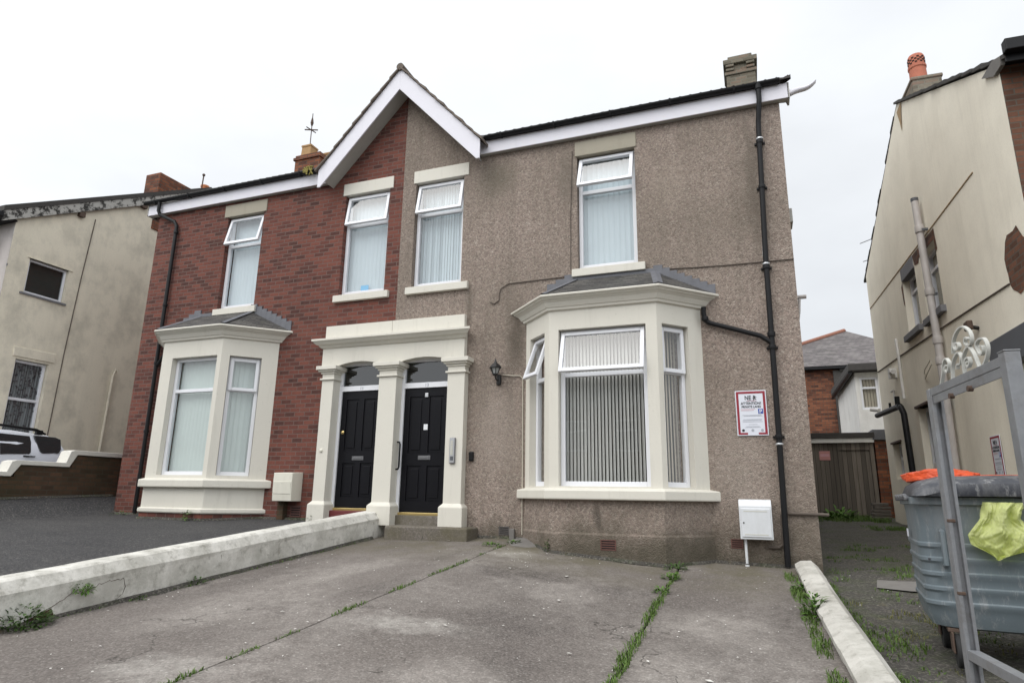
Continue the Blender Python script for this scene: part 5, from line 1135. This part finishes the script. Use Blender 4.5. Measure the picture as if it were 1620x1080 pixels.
# ------------------------------------------------------------------ white car behind the boundary wall
CX, CY0, CZ = -7.38, .05, -.25
CAR = thing('parked_car', 'white estate car with black roof rails parked behind the stepped wall', 'car', (-8.25, -2.1, CZ))
def car_ring(y, zb, zbelt, zroof, wb, wbelt, wroof):
    xc = CX-.87
    pts = [(-wb, zb), (-wb*1.02, (zb+zbelt)/2), (-wbelt, zbelt), (-(wroof+wbelt)/2-.015, (zbelt+zroof)/2), (-wroof, zroof-.06), (-wroof+.12, zroof)]
    pts += [(-x, z) for x, z in pts[::-1]]
    return [(xc+x, y, CZ+z) for x, z in pts]
st = [(.06, .35, .95, 1.02, .76, .74, .6), (.02, .28, 1.06, 1.16, .84, .82, .7), (-.08, .25, 1.20, 1.52, .86, .85, .66), (-.3, .22, 1.22, 1.62, .87, .86, .67), (-1.0, .22, 1.19, 1.66, .87, .87, .69), (-2.0, .22, 1.15, 1.65, .87, .87, .69), (-2.55, .22, 1.1, 1.6, .87, .87, .68), (-3.25, .22, 1.04, 1.12, .87, .86, .78), (-3.9, .24, .98, 1.02, .86, .84, .76), (-4.25, .3, .85, .9, .8, .78, .7), (-4.35, .38, .7, .74, .72, .7, .62)]
q = MB(); q.loft([car_ring(CY0+a[0], *a[1:]) for a in st]); body = q.build('body', 'car', CAR, smooth='auto')
def glassq(pts, name, mat='carglass', out=.012):
    q = MB(); n = len(pts); q.add([(x, y, z) for x, y, z in pts]+[(x-.03, y, z) for x, y, z in pts], [tuple(range(n))]+[tuple(range(n, 2*n))[::-1]]+[(i, (i+1) % n, n+(i+1) % n, n+i) for i in range(n)])
    return q.build(name, mat, CAR, bevel=.008)
def sx(z): return CX+.012-(.0 if z < 1.2+CZ else (z-(1.2+CZ))*.40)    # side glass leans in with height
mk = lambda prof: [(sx(z), y, z) for y, z in prof]
glassq(mk([(-.10, 1.30), (-.11, 1.12), (-.16, 1.03), (-.48, 1.0), (-.53, 1.03), (-.60, 1.24), (-.62, 1.335), (-.55, 1.345), (-.2, 1.34)]), 'window')
glassq(mk([(-.70, 1.32), (-.68, 1.20), (-.70, 1.01), (-.73, .975), (-1.25, .94), (-1.25, 1.33)]), 'window')
glassq(mk([(-1.28, 1.33), (-1.28, .94), (-2.05, .89), (-2.05, 1.31)]), 'window')
glassq(mk([(-2.11, 1.30), (-2.11, .885), (-2.85, .86), (-2.85, .93), (-2.5, 1.25)]), 'window')
q = MB(); q.tube([(CX-.22, -.36, 1.385), (CX-.21, -.55, 1.45), (CX-.2, -1.2, 1.48), (CX-.2, -2.3, 1.46)], [.02, .03, .025, .02], 8)
for y in (-.5, -1.5, -2.2): q.box(CX-.24, y-.06, 1.36, CX-.18, y+.06, 1.45)
q.build('roof_rail', 'blackplastic', CAR, smooth='auto')
q = MB(); q.tube([(CX-1.52, -.36, 1.385), (CX-1.53, -.55, 1.45), (CX-1.54, -1.2, 1.48), (CX-1.54, -2.3, 1.46)], [.02, .03, .025, .02], 8); q.build('roof_rail', 'blackplastic', CAR, smooth='auto')
for y in (-.72, -1.75):
    q = MB(); q.loft([[(CX+.0, y-.12, .915), (CX+.0, y+.1, .925), (CX, y+.11, .945), (CX, y-.12, .945)], [(CX+.025, y-.1, .92), (CX+.025, y+.08, .928), (CX+.025, y+.08, .94), (CX+.025, y-.1, .94)]]); q.build('door_handle', 'blackplastic', CAR, bevel=.004)
q = MB(); q.box(CX-.06, CY0-.02, .6, CX-.0, CY0+.05, .95); q.build('tail_lamp', 'red_lamp', CAR, bevel=.02)
for y in (-.85, -3.45):
    for x in (CX-.1, CX-1.64):
        q = MB(); T = Matrix.Translation((x, y, CZ+.33)) @ Matrix.Rotation(R(90), 4, 'Y'); q.lathe([(.2, -.1), (.31, -.1), (.33, -.07), (.33, .07), (.31, .1), (.2, .1)], T=T, n=24); wh = q.build('wheel', 'rubber', CAR, smooth='auto')
        q = MB(); q.lathe([(0, -.06), (.2, -.06), (.205, .08), (.17, .085), (.05, .06), (0, .06)], T=T, n=20); q.build('rim', 'rim', wh, smooth='auto')

# ------------------------------------------------------------------ the grey wheeled bin and the bags
BA = R(-6)
BIN = thing('wheeled_bin', 'large grey four wheeled rubbish bin standing in the side passage', 'bin', (7.30, -2.93, -.80), BA, local=True)
ORG[BIN.name] = Vector()
def rrect(hx, hy, z, r=.13, n=5, bow=0.0):
    out = []
    for cx, cy, a0 in ((hx-r, hy-r, 0), (-hx+r, hy-r, 90), (-hx+r, -hy+r, 180), (hx-r, -hy+r, 270)):
        for k in range(n+1):
            a = R(a0+90*k/n); out.append((cx+r*math.cos(a), cy+r*math.sin(a), z))
    return out
q = MB(); prof = [(.255, .56, .40), (.27, .605, .44), (.36, .628, .47)]
for z in (.43, .53, .63, .73, .83):
    k = (z-.2)/.9; hx, hy = .628+.016*k, .468+.05*k
    prof += [(z-.03, hx-.002, hy-.002), (z-.012, hx+.010, hy+.010), (z+.008, hx+.010, hy+.010), (z+.018, hx+.001, hy+.001)]
prof += [(.95, .640, .517), (1.06, .642, .522), (1.11, .645, .53), (1.115, .67, .555), (1.165, .672, .557), (1.17, .64, .53)]
q.loft([rrect(hx, hy, z, .15 if z < 1.1 else .12) for z, hx, hy in prof]); body = q.build('body', 'bin', BIN, smooth='auto')
q = MB(); pr = []
yz = [(-.545, 1.15), (-.60, 1.145), (-.625, 1.165), (-.635, 1.21), (-.622, 1.255), (-.58, 1.285), (-.5, 1.30), (-.2, 1.325), (.2, 1.325), (.45, 1.29), (.56, 1.22), (.57, 1.172)]
ringsx = []
for x, s_, zo in ((-.655, .93, -.11), (-.635, .97, -.07), (-.58, .99, -.035), (-.45, 1.0, 0), (0, 1, .01), (.45, 1, 0), (.58, .99, -.035), (.635, .97, -.07), (.655, .93, -.11)):
    ringsx.append([(x, y*s_, max(1.172, z+zo)) for y, z in yz])
q.loft(ringsx); lid = q.build('lid', 'lid', BIN, smooth='auto')
for k in range(4):
    q = MB(); y = .42-.25*k; q.box(-.70, y-.10, 1.14, -.66, y+.10, 1.172); q.build('rim_hook', 'lid', BIN, bevel=.01)
    q = MB(); q.tube([(-.69, y-.075, 1.178), (-.69, y+.075, 1.178)], .013, 8); q.build('rim_bar', 'galv', BIN)
for x in (-.50, .50):
    q = MB(); q.tube([(x, -.5, .93), (x, -.565, .925), (x, -.565, .70), (x, -.5, .69)], .018, 8); q.build('handle', 'bin', BIN, smooth='auto')
q = MB(); q.box(-.60, -.48, .72, -.52, -.475, .735); q.build('embossed_line', 'lid', BIN)
ov = MB(); pts = [(.17*math.cos(2*math.pi*k/28), -.478-.0, .42+.045*math.sin(2*math.pi*k/28)) for k in range(29)]
ov.tube([(x+.18, -.479-(z-.36)*.1, z) for x, y, z in pts], .006, 6, cap=False); ov.build('embossed_oval', 'bin', BIN)
q = MB(); q.box(-.668, .05, .86, -.662, .13, .92); q.build('sticker', 'signwhite', BIN)
q = MB(); q.box(-.24, -.524, 1.0, -.19, -.519, 1.02); q.build('latch', 'lid', BIN)
for x in (-.47, .47):
    for y in (-.37, .37):
        q = MB(); q.box(x-.06, y-.06, .235, x+.06, y+.06, .262); q.box(x-.045, y-.10, .10, x-.033, y+.03, .237); q.box(x+.033, y-.10, .10, x+.045, y+.03, .237); fk = q.build('caster_fork', 'rust', BIN, bevel=.004)
        q = MB(); T = Matrix.Translation((x, y-.05, .112)) @ Matrix.Rotation(R(90), 4, 'Y'); q.lathe([(.055, -.028), (.104, -.029), (.112, -.02), (.112, .02), (.104, .029), (.055, .028)], T=T, n=22); wh = q.build('wheel', 'rubber', BIN, smooth='auto')
        q = MB(); q.lathe([(0, -.028), (.055, -.022), (.055, .022), (0, .028)], T=T, n=16); q.build('hub', 'galv', wh, smooth='auto')
q = MB(); q.box(-.5, -.30, .24, -.42, .30, .262).box(.42, -.30, .24, .5, .30, .262); q.build('underframe', 'rust', BIN)

BM = Matrix.Translation((7.30, -2.93, -.80)) @ Matrix.Rotation(BA, 4, 'Z')
def blob(name, mat, label, cat, c, rad, seed, amp=.25, sub=4, floor=None, group=None):
    bm = bmesh.new(); bmesh.ops.create_icosphere(bm, subdivisions=sub, radius=1)
    for v in bm.verts:
        p = v.co.copy(); k = 1+amp*noise.noise(p*1.6+Vector((seed, 0, 0)))+amp*.5*abs(noise.noise(p*4.5+Vector((0, seed, 0))))+amp*.15*noise.noise(p*11)
        v.co = Vector((p.x*rad[0], p.y*rad[1], p.z*rad[2]))*k
        if floor is not None and v.co.z < floor: v.co.z = floor
    me = bpy.data.meshes.new(name); bm.to_mesh(me); bm.free(); me.materials.append(M[mat])
    for p in me.polygons: p.use_smooth = True
    o = bpy.data.objects.new(name, me); COL.objects.link(o); o.location = c
    return tag(o, label, cat, group)
def B(p): return BM @ Vector(p)
blob('bin_bag', 'orange', 'bright orange plastic sack bulging on the left end of the bin lid', 'bag', B((-.38, .16, 1.32)), (.28, .33, .078), 3, .2, 5, -.03)
blob('bin_bag', 'orange', 'flat empty orange sack trailing across the middle of the bin lid', 'bag', B((.14, .22, 1.335)), (.36, .17, .016), 9, .5, 4, -.01)
# the yellow sack: a thin crumpled sheet gathered under the lid
bmY = MB(); NU, NV = 70, 56; pts = []
for i in range(NU+1):
    for j in range(NV+1):
        u, v = i/NU, j/NV
        # outline: gathered at top, swelling to a loop at the lower right
        xl = interp(v, [(0, .0), (.3, -.03), (.62, -.115), (.8, -.105), (1, .02)]); xr = interp(v, [(0, .25), (.15, .21), (.3, .20), (.5, .265), (.75, .275), (.9, .2), (1, .06)])
        x = lerp(xl, xr, u)
        z = 1.135-.36*v-.03*math.sin(u*math.pi)*v
        fold = .024*math.sin(u*15+5*v*v)*(1-.5*v)+.035*noise.noise(Vector((u*5, v*4, 2)))+.022*abs(noise.noise(Vector((u*12, v*7+u*5, 5))))+.012*abs(noise.noise(Vector((u*25+v*9, v*14, 8))))
        belly = .085*math.sin(math.pi*min(1, u*1.05))*math.sin(math.pi*min(1, .12+v*.9))
        pts.append(tuple(B((x-.235, -.575-belly-fold, z))))
fs = [(i*(NV+1)+j, (i+1)*(NV+1)+j, (i+1)*(NV+1)+j+1, i*(NV+1)+j+1) for i in range(NU) for j in range(NV)]
bmY.add(pts, fs)
back_ = [tuple(Vector(p)+Vector((.0, .0, 0))*.0) for p in pts]
pts2 = []
for i in range(NU+1):
    for j in range(NV+1):
        p = Vector(pts[i*(NV+1)+j]); u, v = i/NU, j/NV
        k = math.sin(math.pi*u)*math.sin(math.pi*v)
        pts2.append(tuple(p+Vector((.0, .012+.09*k+.02*noise.noise(Vector((u*7, v*7, 9))), 0))))
bmY.add(pts2, fs)
solo(bmY, 'plastic_sack', 'yellow', 'crumpled translucent yellow sack hanging out from under the bin lid', 'bag', tuple(B((.05, -.62, .75))), smooth=True)

# ------------------------------------------------------------------ galvanised gate with scrolls
GA = math.atan2(-1, .1)                       # gate runs towards the street
GT = thing('metal_gate', 'open galvanised steel gate frame with white iron scrolls on top', 'gate', (6.325, -5.54, -1.02), GA, local=True)
ORG[GT.name] = Vector((0, 0, -1.02))
q = MB(); q.box(-.0, -.028, -1.0, .035, .022, .835); q.box(.035, -.028, -1.0, .052, -.012, .80); q.box(.035, .008, -1.0, .052, .022, .80); q.build('stile', 'galv', GT, bevel=.003)
q = MB(); q.box(.0355, -.024, .80, .74, .018, .836); q.box(.0525, -.022, .762, .74, -.017, .7995); q.build('top_rail', 'galv', GT, bevel=.003)
q = MB(); q.box(.0525, -.026, -.315, .74, .02, -.275); q.build('lower_rail', 'galv', GT, bevel=.003)
q = MB(); q.box(.0525, -.026, -.98, .74, .02, -.94); q.build('bottom_rail', 'galv', GT, bevel=.003)
for z in (.24, -.06): MB().box(.036, -.03, z, .055, -.0, z+.014).build('hinge_lug', 'rust', GT, bevel=.003)
for u in (.28, .47): MB().lathe([(0, 0), (.012, 0), (.012, .018), (0, .018)], T=Matrix.Translation((u, -.018, .765)) @ Matrix.Rotation(R(90), 4, 'X')).build('bolt', 'rust', GT)
q = MB(); q.box(.745, -.03, -1.02, .795, .02, .845); q.box(.743, -.032, .845, .797, .022, .851); q.build('post', 'galv', GT, bevel=.004)
def scroll(pts):
    P = [Vector((u, 0, z)) for u, z in pts]; out = []
    for i in range(len(P)-1):       # Catmull-Rom
        a, b, c, d_ = P[max(0, i-1)], P[i], P[i+1], P[min(len(P)-1, i+2)]
        for k in range(6):
            t = k/6; out.append(.5*((2*b)+(c-a)*t+(2*a-5*b+4*c-d_)*t*t+(3*b-a-3*c+d_)*t**3))
    out.append(P[-1]); q = MB(); rings = []
    for i, p in enumerate(out):
        d_ = (out[min(len(out)-1, i+1)]-out[max(0, i-1)]).normalized(); n_ = Vector((-d_.z, 0, d_.x))*.0035; w_ = Vector((0, .007, 0))
        rings.append([tuple(p-n_-w_), tuple(p+n_-w_), tuple(p+n_+w_), tuple(p-n_+w_)])
    q.loft(rings); q.build('scroll', 'whiteiron', GT)
for s_ in ([(0.111, 0.838), (0.155, 0.885), (0.170, 0.92), (0.205, 0.941), (0.234, 0.921), (0.228, 0.895), (0.205, 0.881), (0.186, 0.899), (0.205, 0.912)],
           [(0.248, 0.838), (0.265, 0.892), (0.300, 0.925), (0.345, 0.938), (0.367, 0.913), (0.353, 0.889), (0.322, 0.892), (0.312, 0.875)],
           [(0.375, 0.838), (0.378, 0.889), (0.400, 0.922), (0.448, 0.940), (0.480, 0.911), (0.498, 0.881), (0.517, 0.838)],
           [(0.395, 0.860), (0.405, 0.893), (0.436, 0.897), (0.442, 0.875), (0.420, 0.862), (0.410, 0.876), (0.425, 0.883)],
           [(0.292, 0.945), (0.313, 0.994), (0.359, 1.024), (0.417, 1.032), (0.470, 1.005), (0.489, 0.974), (0.480, 0.948), (0.447, 0.944), (0.423, 0.963), (0.439, 0.980), (0.457, 0.968)],
           [(0.311, 0.990), (0.312, 0.966), (0.337, 0.952), (0.362, 0.959), (0.353, 0.978), (0.330, 0.978)],
           [(0.551, 0.838), (0.595, 0.868), (0.611, 0.902), (0.596, 0.935), (0.558, 0.946), (0.524, 0.935), (0.524, 0.909), (0.544, 0.886), (0.572, 0.891), (0.573, 0.911), (0.550, 0.919)]): scroll(s_)

# ------------------------------------------------------------------ slabs by the garage
rnd = random.Random(4)
lab = ['bottom slab of the little pile beside the brick pier', 'second slab up in the little pile beside the brick pier', 'third slab up in the little pile beside the brick pier', 'curved tile lying second from top of the little pile', 'rounded stone on top of the little pile by the garage']
for k in range(5):
    w_, h_ = .21-.012*k, .07; q = MB(); x = 8.22+rnd.uniform(-.03, .03); y = 8.75; z = ground_z(8.2, 8.7)+.03+.076*k
    q.loft([[(x-w_*s_, y-.14*s_, z+zz), (x+w_*s_, y-.14*s_, z+zz+rnd.uniform(-.005, .005)), (x+w_*s_, y+.14*s_, z+zz), (x-w_*s_, y+.14*s_, z+zz)] for s_, zz in ((.95, 0), (1, .01), (1, h_-.012), (.93, h_))])
    solo(q, 'stone_slab', 'stone', lab[k], 'slab', (x, y, z), 'slabs stacked beside the brick pier', bevel=.012)

# ------------------------------------------------------------------ weeds
WG = 'weeds growing along the walls and cracks'
def weed(c, label, n, size, h, spread, seed, mat='leaf', name='weed', **k):
    q = MB(); leaves(q, (c[0], c[1], c[2]-.01), n, size, h, spread, seed, **k)
    t = solo(q, name, mat, label, 'weed', c, WG)
    return t
def dz(x, y): return drive_z(x, y)
def lz(x, y): return left_z(x, y)
weed((-3.25, -.78, lz(-3.25, -.78)), 'tall leafy weed in front of the cream bay on the brick house', 60, .075, .23, .05, 1, width=.35)
weed((-3.0, -.76, lz(-3, -.76)), 'low weed at the foot of the brick house bay, right of the tall one', 24, .045, .05, .09, 21, 'leaf_dark')
weed((-5.38, -.25, lz(-5.38, -.25)), 'dark low weed at the foot of the brick corner downpipe', 60, .05, .1, .2, 2, 'leaf_dark')
weed((-1.3, -.12, lz(-1.3, -.12)), 'weed between the cream meter box and the leftmost pilaster', 50, .06, .2, .1, 3, 'leaf_dark')
weed((2.3, -.32, dz(2.3, -.32)), 'small leafy weed beside the grey air brick', 70, .06, .05, .11, 4)
weed((2.08, -.62, dz(2.08, -.62)), 'flat green weed in the drive joint near the front step', 80, .06, .05, .14, 5)
weed((2.86, -.60, dz(2.86, -.6)), 'thin upright weed at the left corner of the tall bay', 40, .05, .2, .025, 6, 'leaf_dark')
weed((4.52, -.66, dz(4.52, -.66)), 'weed tucked against the right corner of the tall bay', 130, .06, .08, .16, 7, 'leaf_dark')
weed((4.54, -1.25, dz(4.54, -1.25)), 'round weed in the right-hand crack closest to the bay', 110, .06, .08, .12, 8)
weed((4.52, -1.95, dz(4.52, -1.95)), 'second weed from the bay in the right-hand crack', 90, .055, .07, .1, 9)
weed((5.93, -2.35, dz(5.93, -2.35)), 'tallest leafy weed against the white kerb wall', 190, .085, .24, .14, 10, lift=.35)
weed((5.90, -1.3, dz(5.9, -1.3)), 'weed at the house end of the white kerb wall', 150, .065, .12, .13, 11)
weed((-.02+.03, -4.83, wall_z(-4.83)-.16), 'green weed growing out of a crack in the flaking wall', 260, .045, .09, .11, 12, lift=-.2)
weed((.07, -5.3, dz(.07, -5.3)), 'dark bushy weed at the street end of the flaking wall', 620, .055, .2, .22, 13, 'leaf_dark')
weed((.08, -3.65, dz(.08, -3.65)), 'weed at the foot of the middle of the flaking wall', 80, .05, .09, .1, 14, 'leaf_dark')
weed((.08, -4.3, dz(.08, -4.3)), 'weed at the foot of the flaking wall beside the plaster crack', 50, .045, .04, .11, 15, 'leaf_dark')
weed((7.35, 8.7, ground_z(7.35, 8.7)), 'broad leafy weed in front of the garage door', 180, .2, .25, .4, 16)
q = MB(); rnd = random.Random(11)
def strip_grass(cx, y0, y1, dens, h, sp, zf, seed, gaps=0.0):
    rnd = random.Random(seed); y = y0
    while y > y1:
        g_ = noise.noise(Vector((y*2.3, seed, 0)))*.5+.5
        if g_ > gaps: blades(q, (cx(y), y, zf(cx(y), y)), int(dens*g_), h*(.5+g_), sp*(.5+g_), rnd.randint(0, 9999))
        y -= .045
strip_grass(crackR, -2.3, -5.4, 22, .065, .05, drive_z, 3, .3)
strip_grass(crackR, -.9, -2.3, 14, .05, .035, drive_z, 4, .35)
strip_grass(crackL, -.6, -6.0, 16, .04, .028, drive_z, 5, .46)
strip_grass(lambda y: rx(y)-.17, -.5, -5, 20, .07, .06, drive_z, 6, .36)
strip_grass(lambda y: .075, -.5, -6, 9, .035, .03, drive_z, 7, .45)
strip_grass(lambda y: rx(y)+.22, -.4, -5, 26, .06, .09, ground_z, 8, .3)
stuff(q, 'grass', 'grass')
q = MB(); rnd = random.Random(21)
for k in range(520):
    x, y = rnd.uniform(6.3, 8.7), rnd.uniform(-5.5, 3.5)
    if noise.noise(Vector((x*1.5, y*1.5, 4))) > .08: blades(q, (x, y, ground_z(x, y)), 22, .06, .09, k)
for k in range(150):
    x, y = rnd.uniform(6.5, 8.3), rnd.uniform(7.9, 9.4); blades(q, (x, y, ground_z(x, y)), 22, .14, .1, k)
for k in range(30):
    x, y = rnd.uniform(7.6, 8.4), rnd.uniform(6.2, 6.9); blades(q, (x, y, ground_z(x, y)), 22, .09, .1, k)
stuff(q, 'rough_grass', 'grass')
q = MB()
for k in range(120):
    x, y = rnd.uniform(6.35, 7.6), rnd.uniform(-5.2, -1.2)
    if noise.noise(Vector((x*1.9, y*1.9, 14))) > .0: blades(q, (x, y, ground_z(x, y)), 16, .055, .09, k+900)
stuff(q, 'dry_grass', 'straw')
q = MB()
for k in range(260):
    if k < 190: x, y = rnd.uniform(.15, 6), rnd.uniform(-6, -.3); z = drive_z(x, y)+.012
    elif k < 215: x, y = rnd.gauss(2.6, .3), rnd.gauss(-1.1, .35); z = drive_z(x, y)+.012
    else: x, y = rnd.uniform(6.3, 8), rnd.uniform(-5.5, 0); z = ground_z(x, y)+.03
    a = rnd.uniform(0, 6.3); L = rnd.uniform(.004, .014)*(2.2 if rnd.random() < .06 else 1); W = L*rnd.uniform(.3, .8)
    T = Matrix.Translation((x, y, z)) @ Matrix.Rotation(a, 4, 'Z'); q.add([(-L, -W, 0), (L*.8, -W*.7, .002), (L, W, 0), (-L*.5, W*.8, .003), (0, 0, .005)], [(0, 1, 4), (1, 2, 4), (2, 3, 4), (3, 0, 4)], T)
stuff(q, 'litter_flecks', 'fleck')
